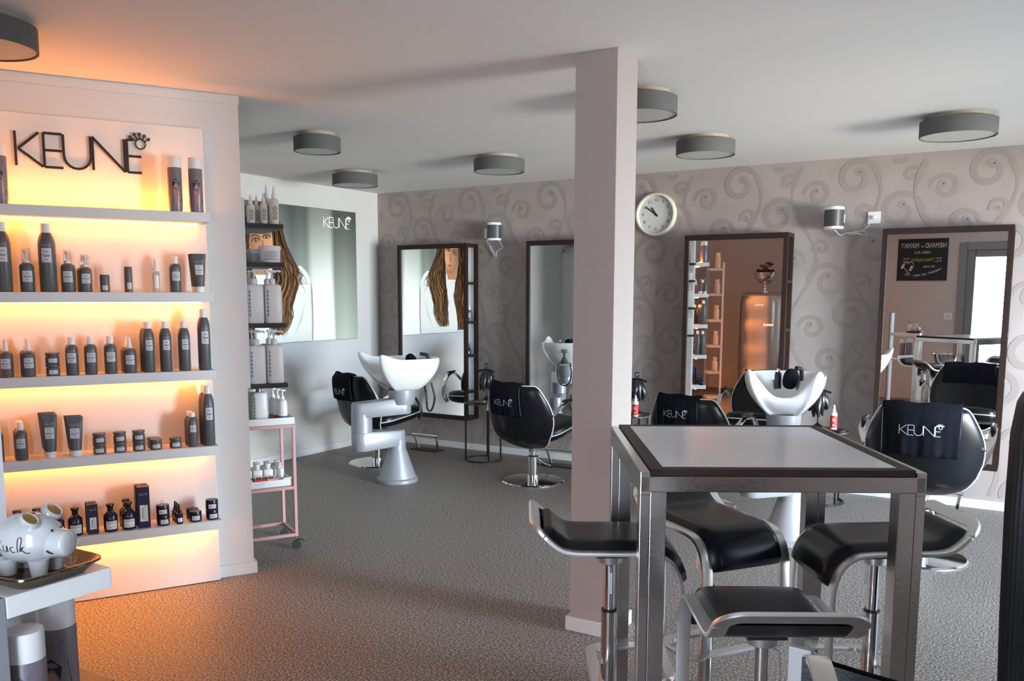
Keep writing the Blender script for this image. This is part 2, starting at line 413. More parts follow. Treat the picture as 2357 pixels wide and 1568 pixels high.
while x < 1.8:
    ph = 0 if ix % 2 else PI; sg0 = 1 if ix % 2 else -1
    stem = [(x+.10*sin(2*PI*v/1.0+ph), v) for v in [k*.05 for k in range(52)]]
    clipped(stem, lambda t: .028+.010*sin(40*t))
    for k in range(6):
        v = .05+.5*k+(.25 if ix % 2 else 0); sg = (1 if k % 2 else -1); xx = x+.10*sin(2*PI*v/1.0+ph)
        curl(xx+sg*.165, v+.05, .155, 1.2, R(180) if sg > 0 else 0, -sg, .036)
        curl(xx-sg*.12, v+.20, .105, 1.15, 0 if sg > 0 else R(180), sg, .030)
        curl(xx+sg*.10, v+.30, .068, 1.0, R(200) if sg > 0 else R(-20), -sg, .024)
    x += .43; ix += 1
o = mb.build('scroll_pattern', m_scroll, wall_back); o['kind'] = 'stuff'

# ------------------------------------------------------------------ lit display shelves
disp = thing('lit_wall_shelf', 'tall white wall display with five shelves glowing orange from light strips', 'wall shelf', SW(-.8,0,0))
def dloc(s, n, z): q = SW(s,n,z); o = disp.location; return (q[0]-o[0], q[1]-o[1], q[2]-o[2])
PL = -1.60
MB().box(PL,0,-.055,0,0.004,2.312,T=dloc).build('back_panel', m_panel, disp, bevel=0.003)
SHZ = [1.89, 1.508, 1.128, 0.75, 0.37]
for k, z in enumerate(SHZ):
    sh = MB().box(PL,-.012,0.0005,.175,z-.046,z,T=dloc).build('shelf', m_shelf, disp, bevel=0.002)
    MB().box(PL+.03,-.05,.045,.060,z-.054,z-.0465,T=dloc).build('light_strip', m_led_strong if k == 4 else m_led, sh)
    if k == 0: MB().box(PL+.03,-.05,.062,.078,z+.0005,z+.005,T=dloc).build('light_strip', m_led_up, sh)
# raised letters
sign = thing('letter_sign', 'thin black raised letters KEUNE with a small crown on the display wall', 'sign', SW(-.55,0,2.08))
def sloc(s, n, z): q = SW(s,n,z); o = sign.location; return (q[0]-o[0], q[1]-o[1], q[2]-o[2])
LW = .525
for k, S in LOGO.items():
    mb = MB()
    for st in S:
        pts = [(-.813+p[0]*LW, 2.077+p[1]*LW*1.06) for p in st]
        segs = [[a,b] for a,b in zip(pts,pts[1:])] if (len(pts) <= 4 and k != 'crown') else [pts]
        for sg in segs: mb.bar([sloc(u,.009,v) for u,v in sg], .008 if k != 'crown' else .006, .011 if k != 'crown' else .0052, ref=lambda i: (NX,NY,0))
    mb.build('letter' if k != 'crown' else 'crown', m_ink, sign)

# ------------------------------------------------------------------ product kinds (origin at base centre, label faces -y local)
def cylmap(r, z0=0, a0=-PI/2, off=0.0004):
    return lambda u, v: ((r+off)*cos(a0+u/r), (r+off)*sin(a0+u/r), z0+v)
def curved_label(mb, r, wdt, z0, z1, n=8):
    f = cylmap(r)
    mb.grid([[f(-wdt/2+wdt*i/n, z) for i in range(n+1)] for z in (z0,z1)])
def print_lines(mb, r, wdt, z0, z1, rows):
    f = cylmap(r, off=.0008)
    for k, (fr, ln) in enumerate(rows):
        z = z0+(z1-z0)*fr
        mb.ribbon([(-wdt*ln/2+wdt*ln*i/6, z) for i in range(7)], (z1-z0)*.055, f)
PROTO = {}
def p_spray(r, h):
    t = bpy.data.objects.new('spray_can', None); COL.objects.link(t)
    hc = h*.135; hb = h-hc
    MB().lathe([(r*.93,0),(r,.004),(r,hb*.80),(r*.96,hb*.86),(r*.82,hb*.94),(r*.60,hb)], 24).build('can_body', m_bottle, t, smooth=50)
    MB().lathe([(r*.58,hb-.002),(r*.58,h-.004),(r*.52,h),(0,h)], 20).build('cap', m_cap, t, smooth=50)
    l = MB(); curved_label(l, r, r*1.15, hb*.50, hb*.74); l.cur = 1; print_lines(l, r, r*1.15, hb*.50, hb*.74, [(.75,.5),(.5,.75),(.42,.6),(.2,.3)]); l.cur = 2
    logo_flat(l, r*1.0, lambda u,v: cylmap(r, hb*.77, off=.0005)(u-r*.5, v), .03)
    l.build('label', [m_label, m_print, m_logo], t, smooth=60); return t
def p_bottle(r, h):
    t = bpy.data.objects.new('styling_bottle', None); COL.objects.link(t)
    hc = h*.20; hb = h-hc
    MB().lathe([(r*.95,0),(r,.004),(r,hb*.84),(r*.93,hb*.92),(r*.70,hb*.985),(r*.5,hb)], 24).build('bottle_body', m_bottle, t, smooth=50)
    MB().lathe([(r*.57,hb-.003),(r*.57,h-.004),(r*.50,h),(0,h)], 20).build('cap', m_cap, t, smooth=50)
    l = MB(); curved_label(l, r, r*1.45, hb*.40, hb*.72); l.cur = 1; print_lines(l, r, r*1.45, hb*.40, hb*.72, [(.78,.35),(.52,.8),(.42,.6),(.22,.3)]); l.cur = 2
    logo_flat(l, r*1.0, lambda u,v: cylmap(r, hb*.75, off=.0005)(u-r*.5, v), .03)
    l.build('label', [m_label, m_print, m_logo], t, smooth=60); return t
def p_mist(r, h, head='mist'):
    t = bpy.data.objects.new('mist_bottle' if head == 'mist' else 'pump_bottle', None); COL.objects.link(t)
    hb = h*.70
    MB().lathe([(r*.95,0),(r,.004),(r,hb*.84),(r*.90,hb*.93),(r*.55,hb*.99),(r*.42,hb)], 24).build('bottle_body', m_bottle, t, smooth=50)
    if head == 'mist':
        MB().lathe([(r*.44,hb-.003),(r*.44,hb+.012),(r*.34,hb+.016),(r*.26,h-.008),(r*.18,h),(0,h)], 16).build('spray_head', m_cap, t, smooth=50)
    else:
        pm = MB(); pm.lathe([(r*.48,hb-.003),(r*.48,hb+.010),(r*.22,hb+.012),(r*.2,h-.014),(r*.34,h-.012),(r*.34,h-.002),(0,h-.001)], 16)
        pm.bar([(0,0,h-.007),(r*.95,0,h-.009)], .010, .006, ref=(0,1,0)); pm.build('pump_head', m_cap, t, smooth=50)
        MB().lathe([(r*.62,hb+.001),(r*.62,h+.004),(r*.55,h+.008),(0,h+.008)], 16).build('clear_overcap', mat_glass('clear_cap', (.93,.93,.93), .14), t, smooth=50)
    l = MB(); curved_label(l, r, r*1.4, hb*.34, hb*.72); l.cur = 1; print_lines(l, r, r*1.4, hb*.34, hb*.72, [(.78,.35),(.52,.8),(.42,.6),(.2,.3)])
    l.build('label', [m_label, m_print], t, smooth=60); return t
def p_jar(r, h, dark=None):
    t = bpy.data.objects.new('styling_jar', None); COL.objects.link(t)
    if dark:
        MB().lathe([(r*.96,0),(r,.003),(r,h*.66)], 24).build('jar_body', m_navy, t, smooth=50)
        MB().lathe([(r,h*.66),(r,h-.002),(r*.96,h),(0,h)], 24).build('lid', m_navylid, t, smooth=50)
    else:
        MB().lathe([(r*.93,0),(r,.004),(r,h*.55),(r*.93,h*.68)], 24).build('jar_body', m_bottle, t, smooth=50)
        MB().lathe([(r*.86,h*.68),(r*.86,h*.74),(r*1.02,h*.80),(r*1.04,h-.002),(r*1.0,h),(0,h)], 24).build('lid', m_bottle, t, smooth=40)
    l = MB(); curved_label(l, r, r*1.3, h*.16, h*(.52 if not dark else .60)); l.cur = 1; print_lines(l, r, r*1.3, h*.16, h*.5, [(.5,.6)])
    l.build('label', [m_label, m_print], t, smooth=60); return t
def p_tube(r, h):
    t = bpy.data.objects.new('cream_tube', None); COL.objects.link(t)
    hc = h*.15; rows = []
    for i in range(9):
        f = i/8; z = hc+(h-hc)*f; a = r*(.80+.38*f); b = r*.80*(1-f)**.7+.0015
        rows.append([(a*cos(2*PI*k/24), b*sin(2*PI*k/24), z) for k in range(24)])
    m_ = MB(); m_.grid(rows, closev=True); bq = len(m_.v); m_.face([bq-24+k for k in range(24)]); m_.build('tube_body', m_bottle, t, smooth=60)
    MB().lathe([(r*.70,0),(r*.72,.003),(r*.78,hc-.002),(r*.74,hc)], 20).build('cap', m_cap, t, smooth=50)
    def tf(off):
        def f(u, v):
            q = (v-hc)/(h-hc); b = r*.80*(1-q)**.7+.0015; a = r*(.80+.38*q); uu = max(-.98,min(.98,u/a))
            return (u, -b*math.sqrt(1-uu*uu)-off, v)
        return f
    l = MB(); F_ = tf(.0008); z0, z1 = hc+(h-hc)*.36, hc+(h-hc)*.66
    l.grid([[F_(-r*.62+1.24*r*i/6, z) for i in range(7)] for z in (z0,(z0+z1)/2,z1)]); l.cur = 1
    for fr, ln in ((.8,.3),(.5,.85),(.4,.6),(.2,.3)):
        l.ribbon([(-r*.62*ln+1.24*r*ln*i/4, z0+(z1-z0)*fr) for i in range(5)], .0022, tf(.0014))
    l.cur = 2; logo_flat(l, r*1.2, lambda u,v: tf(.0012)(u-r*.6, v+hc+(h-hc)*.72), .03)
    l.build('label', [m_label, m_print, m_logo], t, smooth=60); return t
def p_stick(r, h):
    t = bpy.data.objects.new('styling_stick', None); COL.objects.link(t)
    MB().lathe([(r*.96,0),(r,.003),(r,h*.55)], 20).build('stick_body', m_bottle, t, smooth=50)
    MB().lathe([(r*.98,h*.55),(r*1.0,h*.57),(r,h-.003),(r*.94,h),(0,h)], 20).build('cap', m_bottle, t, smooth=50)
    l = MB(); curved_label(l, r, r*1.2, h*.12, h*.38); l.build('label', m_label, t, smooth=60); return t
def p_clear(r, h):
    t = bpy.data.objects.new('serum_bottle', None); COL.objects.link(t)
    MB().lathe([(r*.95,0),(r,.003),(r,h*.58),(r*.85,h*.62),(r*.6,h*.64)], 20).build('bottle_body', m_clear, t, smooth=50)
    MB().lathe([(r*.7,h*.63),(r*.7,h*.72),(r*.45,h*.74),(r*.38,h*.92),(r*.3,h),(0,h)], 16).build('spray_head', m_cap, t, smooth=50)
    l = MB(); curved_label(l, r, r*1.2, h*.12, h*.5); l.build('label', m_cap, t, smooth=60); return t
def ptext(l, txt, size, f, **k): text_polys(l, txt, size, f, **k)
def p_apo(r, h):
    t = bpy.data.objects.new('apothecary_bottle', None); COL.objects.link(t)
    hb = h*.60
    MB().lathe([(r*.95,0),(r,.003),(r,hb*.96),(r*.96,hb),(r*.50,h*.72),(r*.40,h*.74)], 28).build('bottle_body', m_navy, t, smooth=35)
    MB().lathe([(r*.42,h*.73),(r*.40,h*.82),(r*.46,h*.90),(r*.58,h*.93),(r*.58,h*.985),(r*.54,h),(0,h)], 20).build('stopper', m_navylid, t, smooth=40)
    l = MB(); curved_label(l, r, r*1.75, hb*.16, hb*.66); l.cur = 1
    ptext(l, '1922 BY J.M. KEUNE', r*.20, cylmap(r, hb*.28, off=.0009)); print_lines(l, r, r*1.6, hb*.2, hb*.62, [(.92,.95),(.76,.9)])
    l.cur = 2; logo_flat(l, r*.8, lambda u,v: cylmap(r, hb*.78, off=.0006)(u-r*.4, v), .03)
    l.build('label', [m_cap, m_print, m_logo], t, smooth=60); return t
def p_box(r, h):
    t = bpy.data.objects.new('product_box', None); COL.objects.link(t)
    MB().box(-r,r,-r*.8,r*.8,0,h).build('carton', m_navybox, t, bevel=0.001)
    l = MB(); f = lambda u,v: (u,-r*.8-.0006,v); g = lambda u,v: (u,-r*.8-.0012,v)
    l.poly([(-r*.62,h*.16),(r*.62,h*.16),(r*.62,h*.56),(-r*.62,h*.56)], f); l.cur = 1
    ptext(l, '1922 BY J.M. KEUNE', r*.34, lambda u,v: g(r*.25-v, h*.36+u)); 
    for k in range(3): l.ribbon([(-r*(.05+.12*k),h*.22),(-r*(.05+.12*k),h*.50)], r*.05, g)
    l.cur = 2; logo_flat(l, r*1.2, lambda u,v: g(u-r*.6, h*.80+v), .035)
    l.build('label', [m_cap, m_print, m_logo], t); return t
def p_drop(r, h):
    t = bpy.data.objects.new('dropper_bottle', None); COL.objects.link(t)
    MB().lathe([(r*.96,0),(r,.002),(r,h*.52),(r*.5,h*.58)], 18).build('bottle_body', m_navy, t, smooth=45)
    MB().lathe([(r*.62,h*.57),(r*.62,h*.68),(r*.40,h*.70),(r*.34,h*.92),(r*.22,h),(0,h)], 16).build('dropper_cap', m_navylid, t, smooth=45)
    l = MB(); curved_label(l, r, r*1.4, h*.10, h*.30); l.build('label', m_cap, t, smooth=60); return t
def paint_woman(mb, f, w, h):
    """simple portrait print in a w x h field, colours per face"""
    def put(poly, col, lay): mb.col = col; mb.poly([(x*w, y*h) for x, y in poly], lambda u,v: f(u,v,lay))
    def ell(cx, cy, rx, ry, n=18): return [(cx+rx*cos(2*PI*k/n), cy+ry*sin(2*PI*k/n)) for k in range(n)]
    put([(-.5,0),(.5,0),(.5,1),(-.5,1)], (.20,.19,.22), 0)
    put([(-.50,.16),(-.40,.34),(-.50,.50),(-.44,.72),(-.34,.90),(-.12,1.0),(.20,.99),(.40,.88),(.46,.66),(.50,.50),(.44,.32),(.5,.14),(.2,.2),(-.2,.2)], (.018,.008,.010), 1)
    put([(-.5,0),(.5,0),(.5,.16),(.30,.28),(-.26,.28),(-.5,.14)], (.40,.16,.18), 2)
    put([(-.09,.16),(.11,.16),(.12,.42),(-.09,.42)], (.42,.20,.15), 3)
    put(ell(0,.57,.165,.20), (.50,.26,.20), 4)
    put([(-.2,.64),(-.1,.78),(.06,.81),(.2,.66),(.24,.82),(0,.93),(-.24,.82)], (.018,.008,.010), 5)
    for sx in (-.085,.085):
        put(ell(sx,.60,.045,.016,10), (.02,.012,.012), 6); put([(sx-.06,.645),(sx+.06,.65),(sx+.06,.635),(sx-.06,.63)], (.05,.02,.02), 6)
    put([(-.02,.50),(.03,.50),(.01,.58)], (.36,.16,.12), 6); put(ell(0,.435,.065,.018,12), (.36,.03,.04), 6)
def p_can(r, h):
    t = bpy.data.objects.new('portrait_spray_can', None); COL.objects.link(t)
    hb = h*.80
    m_purp = mat('mauve_can', (.22,.19,.23), .35, metal=.2)
    MB().lathe([(r*.94,0),(r,.004),(r,hb-.003),(r*.96,hb)], 28).build('can_body', m_purp, t, smooth=50)
    MB().lathe([(r*.98,hb),(r*.98,h-.003),(r*.93,h),(0,h)], 28).build('cap', m_cap, t, smooth=50)
    l = MB(); paint_woman(l, lambda u,v,k: cylmap(r, hb*.06, off=.0004+.0003*k)(u,v), r*2.1, hb*.74)
    l.build('portrait_print', mat_attr('printed_portrait', .4), t)
    l = MB(); logo_flat(l, r*1.25, lambda u,v: cylmap(r, hb*.83, off=.0006)(u-r*.62, v), .035); l.build('logo_print', m_print, t)
    return t
MAKERS = dict(spray=p_spray, bottle=p_bottle, mist=lambda r,h: p_mist(r,h), pump=lambda r,h: p_mist(r,h,'pump'), jar=p_jar, njar=lambda r,h: p_jar(r,h,1), tube=p_tube, stick=p_stick, clear=p_clear, apo=p_apo, box=p_box, drop=p_drop, can=p_can)
NOUN = dict(spray=('dark grey capped spray can','spray can'), bottle=('dark grey wide-capped bottle','bottle'), mist=('dark grey nozzle bottle','bottle'), pump=('dark grey pump bottle','bottle'),
            jar=('dark grey lidded jar','jar'), njar=('navy black-lidded jar','jar'), tube=('dark grey upright tube','tube'), stick=('small dark grey stick','stick'), clear=('slim clear serum spray','bottle'),
            apo=('navy stoppered bottle','bottle'), box=('narrow navy carton','box'), drop=('small navy dropper bottle','bottle'), can=('mauve portrait spray can','spray can'))
def place(kind, r, h, loc, rz, label, cat, group=None):
    key = (kind, r, h)
    if key not in PROTO:
        o = MAKERS[kind](r, h); PROTO[key] = o; o.location = loc; o.rotation_euler = (0,0,rz); tag(o, label, cat, group)
        bpy.context.view_layer.update(); return o
    o = copy_tree(PROTO[key], loc, rz, label, group); o['category'] = cat
    if not group and 'group' in o: del o['group']
    return o
RZ = math.atan2(NY, NX) + PI/2        # -y local looks along +n
ORD = ['', 'first', 'second', 'third', 'fourth', 'fifth', 'sixth', 'seventh', 'eighth', 'ninth', 'tenth', 'eleventh', 'twelfth', 'thirteenth', 'fourteenth']
SHN = ['top', 'second', 'third', 'fourth', 'lowest']
# kind, s, diameter, height, rows deep, stacked
ROWS = [
 [('can',-.882,.064,.258,1,1),('can',-.158,.064,.258,1,1),('can',-.064,.064,.258,1,1)],
 [('spray',-.892,.072,.305,1,1),('pump',-.800,.060,.186,1,1),('spray',-.716,.072,.305,1,1),('pump',-.636,.060,.186,1,1),('pump',-.566,.056,.165,2,1),('stick',-.486,.042,.080,1,1),('stick',-.385,.035,.118,1,1),('clear',-.264,.034,.157,1,1),('bottle',-.176,.053,.172,1,1),('tube',-.068,.060,.186,2,1)],
 [('mist',-.905,.058,.168,2,1),('mist',-.818,.058,.168,2,1),('jar',-.721,.058,.052,1,2),('bottle',-.641,.055,.176,1,1),('bottle',-.563,.055,.176,1,1),('bottle',-.479,.055,.176,1,1),('mist',-.396,.058,.168,2,1),('spray',-.312,.056,.240,2,1),('spray',-.234,.056,.240,1,1),('spray',-.149,.056,.240,1,1),('spray',-.055,.060,.298,1,1)],
 [('bottle',-.962,.053,.172,1,1),('bottle',-.868,.053,.172,3,1),('tube',-.752,.060,.200,3,1),('tube',-.648,.064,.184,3,1),('jar',-.547,.056,.049,1,2),('jar',-.458,.056,.049,1,2),('jar',-.375,.056,.049,1,2),('jar',-.299,.056,.049,2,1),('jar',-.209,.056,.049,1,1),('spray',-.128,.050,.170,3,1),('spray',-.050,.060,.298,2,1)],
 [('apo',-.975,.062,.132,1,1),('apo',-.902,.062,.132,2,1),('apo',-.822,.062,.132,2,1),('apo',-.744,.062,.132,2,1),('apo',-.668,.062,.132,1,1),('box',-.595,.046,.142,2,1),('apo',-.517,.062,.132,1,1),('apo',-.438,.062,.132,3,1),('box',-.368,.056,.202,2,1),('njar',-.282,.060,.050,1,2),('drop',-.208,.033,.098,3,1),('njar',-.131,.060,.050,2,1),('njar',-.050,.060,.050,1,2)]]
for si, row in enumerate(ROWS):
    n = len(row)
    for ii, (kind, s, d, h, deep, stack) in enumerate(row):
        noun, cat = NOUN[kind]
        pos = '%s from right on the %s lit shelf' % (ORD[n-ii], SHN[si])
        for dp in range(deep):
            nn = .175-.020-d/2-dp*(d+.004 if kind not in ('tube','box') else d*.86+.004)
            if kind == 'tube': nn = .175-.012-d*.42-dp*(d*.84+.003)
            if nn-d*.42 < .002: continue
            for st in range(stack):
                z = SHZ[si]+.0006+st*(h+.0004)
                lab = '%s%s, %s' % (noun, '' if dp == 0 else (' one row back' if dp == 1 else ' two rows back'), pos)
                if stack == 2: lab = ('lower ' if st == 0 else 'upper ')+lab
                place(kind, d/2, h, SW(s-dp*.004, nn, z), RZ+rnd.uniform(-.12,.12), lab, cat, 'products on the lit wall shelves')

# ------------------------------------------------------------------ shelf rack beyond the display wall
rack = thing('wall_shelf_rack', 'white upright rack with four short black shelves beyond the display wall', 'shelf rack', SW(.2,-.1,1.0))
def rl(s, n, z): q = SW(s,n,z); o = rack.location; return (q[0]-o[0], q[1]-o[1], q[2]-o[2])
MB().box(.188,.207,-.55,-.076,1.003,1.997,T=rl).build('side_panel', m_shelf, rack, bevel=0.002)
m_dshelf = mat('black_shelf_board', (.014,.012,.013), .5)
RKZ = [1.868,1.667,1.345,1.021]
for z in RKZ: MB().box(.2075,.407,-.53,-.075,z-.024,z,T=rl).build('shelf', m_dshelf, rack, bevel=0.001)
def p_litre(r, h, col, name='litre_pump_bottle', pumpcol=None):
    t = bpy.data.objects.new(name, None); COL.objects.link(t)
    hb = h*.73; rows = []
    for z, k in ((0,.95),(.004,1),(hb*.93,1.0),(hb*.975,.94),(hb,.80)):
        rows.append([(r*k*math.copysign(abs(cos(a))**.6,cos(a)), r*k*.86*math.copysign(abs(sin(a))**.6,sin(a)), z) for a in [2*PI*j/28 for j in range(28)]])
    mb = MB(); mb.grid(rows, closev=True); mb.face([j for j in range(28)]); mb.face([4*28+j for j in range(28)]); mb.build('bottle_body', col, t, smooth=50)
    pc = pumpcol or m_cap
    mb = MB(); mb.lathe([(r*.36,hb-.002),(r*.38,hb+.022),(r*.30,hb+.030),(r*.12,hb+.032),(r*.11,h-.014),(r*.2,h-.012),(r*.2,h),(0,h)], 16)
    mb.bar([(-r*.25,0,h-.006),(r*.9,0,h-.004),(r*1.0,0,h-.010)], .018, .009, ref=(0,1,0)); mb.build('pump_head', pc, t, smooth=45)
    l = MB(); 
    for k in range(7): l.ribbon([(-r*.75+.0, hb*(.18+.1*k)),(-r*.75, hb*(.25+.1*k))], r*.16, lambda u,v: (u,-r*.865,v)); 
    l.build('print', m_print, t); return t
MAKERS['litre'] = lambda r,h: p_litre(r,h,m_whitepl)
MAKERS['litreamber'] = lambda r,h: p_litre(r,h,m_whitepl,'litre_pump_bottle',mat('rose_gold_collar',(.35,.20,.16),.3,metal=.6))
def p_nozzle(r, h):
    t = bpy.data.objects.new('nozzle_bottle', None); COL.objects.link(t)
    hb = h*.68
    MB().lathe([(r*.95,0),(r,.003),(r,hb*.86),(r*.86,hb*.95),(r*.5,hb)], 20).build('bottle_body', m_offwhite, t, smooth=50)
    MB().lathe([(r*.52,hb-.002),(r*.52,hb+.014),(r*.30,hb+.03),(r*.16,h),(0,h)], 16).build('nozzle', m_cap, t, smooth=50)
    l = MB(); print_lines(l, r, r*1.3, hb*.15, hb*.75, [(.1*k,.9 if k % 3 else .6) for k in range(1,10)]); l.build('print', m_print, t); return t
MAKERS['nozzle'] = p_nozzle
def p_tub(r, h):
    t = bpy.data.objects.new('treatment_tub', None); COL.objects.link(t)
    MB().lathe([(r*.93,0),(r*.95,.004),(r,h*.76)], 28).build('tub_body', m_whitepl, t, smooth=50)
    MB().lathe([(r*1.02,h*.76),(r*1.04,h*.80),(r*1.04,h-.004),(r*.98,h),(0,h)], 28).build('lid', m_cap, t, smooth=50)
    l = MB(); print_lines(l, r*.985, r*1.6, h*.1, h*.72, [(.1*k,.9 if k % 3 else .5) for k in range(1,10)]); l.build('print', m_logo, t); return t
MAKERS['tub'] = p_tub
ROT2 = RZ
def rk(kind, r, h, s, n, z, label, cat, grp='bottles on the black rack shelves', rz=0.0): return place(kind, r, h, SW(s,n,z+.0006), ROT2+rz, label, cat, grp)
rk('nozzle',.024,.200,.372,-.125,RKZ[0],'tall white nozzle bottle at the right front of the top black shelf','bottle')
rk('nozzle',.026,.215,.352,-.20,RKZ[0],'tallest white bottle with curved nozzle near the right end, top black shelf','bottle')
rk('nozzle',.019,.165,.318,-.13,RKZ[0],'slim white nozzle bottle second from the right front, top black shelf','bottle')
rk('nozzle',.019,.150,.290,-.17,RKZ[0],'slim white nozzle bottle in the middle of the top black shelf','bottle')
rk('nozzle',.022,.150,.248,-.12,RKZ[0],'short white nozzle bottle at the left front of the top black shelf','bottle')
rk('tub',.056,.088,.345,-.14,RKZ[1],'wide white treatment tub at the right of the second black shelf','tub')
rk('tub',.056,.075,.300,-.27,RKZ[1],'lower white treatment tub behind on the second black shelf','tub')
for ci, s in enumerate((.255,.350)):
    for ri, n in enumerate((-.13,-.235)):
        for zi, z in ((2,RKZ[2]),(3,RKZ[3])):
            rk('litre',.0455,.282,s,n,z,'white litre pump bottle %s on the %s black shelf, %s' % (('front row','back row')[ri], ('','','third','lowest')[zi], ('left','right')[ci]), 'bottle', rz=.1*ri)

# ------------------------------------------------------------------ pink trolley
tr = thing('salon_trolley', 'pink metal trolley with two white trays on small casters', 'trolley', SW(.3,-.55,0))
def tl(s, n, z): q = SW(s,n,z); o = tr.location; return (q[0]-o[0], q[1]-o[1], q[2]-o[2])
T0, T1, TB, TF = .12, .52, -.68, -.38
for s in (T0,T1-.018):
    for n in (TB,TF-.018): MB().box(s,s+.018,n,n+.018,.075,.745,T=tl).build('leg', m_pink, tr, bevel=0.002)
for z in (.075,.36,.727):
    mb = MB()
    for n in (TB,TF-.018): mb.box(T0+.018,T1-.018,n,n+.018,z,z+.018,T=tl)
    for s in (T0,T1-.018): mb.box(s,s+.018,TB+.018,TF-.018,z,z+.018,T=tl)
    mb.build('rail', m_pink, tr, bevel=0.001)
for z in (.379,.746):
    mb = MB(); a,b,c,d = (T0+.019,T1-.019,TB+.019,TF-.019) if z < .5 else (T0,T1,TB,TF)
    mb.box(a,b,c,d,z,z+.004,T=tl); mb.box(a,b,c,c+.004,z,z+.042,T=tl); mb.box(a,b,d-.004,d,z,z+.042,T=tl); mb.box(a,a+.004,c,d,z,z+.042,T=tl); mb.box(b-.004,b,c,d,z,z+.042,T=tl)
    tray = mb.build('tray', m_cap, tr)
    if z < .5:
        l = MB(); logo_flat(l, .05, lambda u,v: tl(.28+u, TF-.019+.0006, .395+v), .03); l.build('logo_print', m_label, tray)
for s in (T0+.009,T1-.009):
    for n in (TB+.009,TF-.009):
        c = tl(s,n,0); cw = MB()
        cw.lathe([(.006,.050),(.006,.076)], 10, (c[0],c[1],0)); cs = cw.build('caster', m_chrome, tr, smooth=40)
        wdir = Vector((SX,SY,0)); wp = Vector((c[0],c[1],.024))
        MB().bar([wp+Vector((NX,NY,0))*q for q in (-.011,.011)], None, None, r=.024, seg=20).build('wheel', m_black, cs, smooth=40)
        MB().bar([wp+Vector((0,0,.022)),wp+Vector((0,0,.03))+wdir*.012,wp+Vector((0,0,.018))+wdir*.045], .024, .006, ref=(NX,NY,0)).build('brake_lever', m_black, cs)
TG = 'bottles on the pink trolley'
rk('litreamber',.045,.255,.335,-.46,.7505,'white pump bottle with rose collar, largest on the trolley top','bottle',TG)
rk('litreamber',.045,.262,.290,-.58,.7505,'white pump bottle with rose collar at the back of the trolley top','bottle',TG)
def p_shamp(r, h, band):
    t = bpy.data.objects.new('colour_care_bottle', None); COL.objects.link(t)
    hb = h*.72
    MB().lathe([(r*.95,0),(r,.003),(r,hb*.80),(r*.88,hb*.92),(r*.45,hb)], 24).build('bottle_body', m_whitepl, t, smooth=50)
    MB().lathe([(r*1.01,.004),(r*1.01,hb*.30)], 24, cap=False).build('colour_band', band, t, smooth=50)
    mb = MB(); mb.lathe([(r*.42,hb-.002),(r*.42,hb+.016),(r*.2,hb+.02),(r*.18,h-.012),(r*.3,h-.01),(r*.3,h),(0,h)], 14); mb.bar([(0,0,h-.005),(r*.9,0,h-.008)], .011, .007, ref=(0,1,0)); mb.build('pump_head', m_cap, t, smooth=45); return t
MAKERS['shP'] = lambda r,h: p_shamp(r,h,m_purple); MAKERS['shR'] = lambda r,h: p_shamp(r,h,mat('red_band',(.30,.02,.03),.5)); MAKERS['shO'] = lambda r,h: p_shamp(r,h,mat('orange_band',(.45,.20,.03),.5)); MAKERS['shY'] = lambda r,h: p_shamp(r,h,mat('yellow_band',(.62,.55,.22),.5))
rk('shP',.027,.195,.465,-.44,.7505,'white pump bottle with a purple base at the trolley front corner','bottle',TG,rz=.6)
rk('shR',.027,.195,.452,-.50,.7505,'white pump bottle with a red base behind the purple one','bottle',TG,rz=.6)
rk('shO',.027,.195,.440,-.56,.7505,'white pump bottle with an orange base at the trolley back','bottle',TG,rz=.6)
rk('shY',.030,.200,.225,-.44,.7505,'white pump bottle with a pale yellow base by the display wall edge','bottle',TG)
def p_dev(r, h):
    t = bpy.data.objects.new('developer_bottle', None); COL.objects.link(t)
    MB().box(-r,r,-r*.8,r*.8,0,h*.72).build('bottle_body', m_whitepl, t, bevel=r*.3, smooth=60)
    MB().lathe([(r*.45,h*.70),(r*.45,h*.78),(r*.55,h*.80),(r*.68,h),(0,h)], 16).build('flip_cap', m_cap, t, smooth=50); return t
MAKERS['dev'] = p_dev
for ri in range(2):
    for ci in range(4):
        rk('dev',.028,.118,.262+.062*ci+.008*ri,-.520-.06*ri,.3835,'white bottle with flared cap on the lower trolley tray, %s row, %s from the wall' % (('front','back')[ri], ORD[ci+1]),'bottle',TG)
mbx = thing('colour_chart_rack', 'row of amber colour swatches in front of the lower tray bottles', 'swatch rack', SW(.3,-.466,.3835), RZ)
MB().box(-.11,.11,-.004,.008,0,.052).build('holder', m_cap, mbx)
for k in range(6): MB().box(-.106+.036*k,-.075+.036*k,-.0055,-.0045,.012,.050).build('swatch', m_brownpl, mbx)
for k in range(5):
    a = RZ+rnd.uniform(-.05,.05)
    o = tag(MB().bar([(-.034,0,.005),(.01,0,.006),(.034,0,.007)], .016, .010, ref=(0,1,0)).build('foil_tube', [m_pink, m_cap, m_red, m_pink, m_offwhite][k], bevel=.002), ['pink tube lying at the left of the lower trolley tray','white tube lying in the middle of the lower trolley tray','red tube lying on the lower trolley tray','pink tube lying towards the right of the lower tray','cream tube lying at the right end of the lower tray'][k], 'tube', 'loose tubes on the lower tray')
    o.location = SW(.16+.075*k+(.02 if k == 4 else 0), -.4015, .4215); o.rotation_euler = (0,0,a)

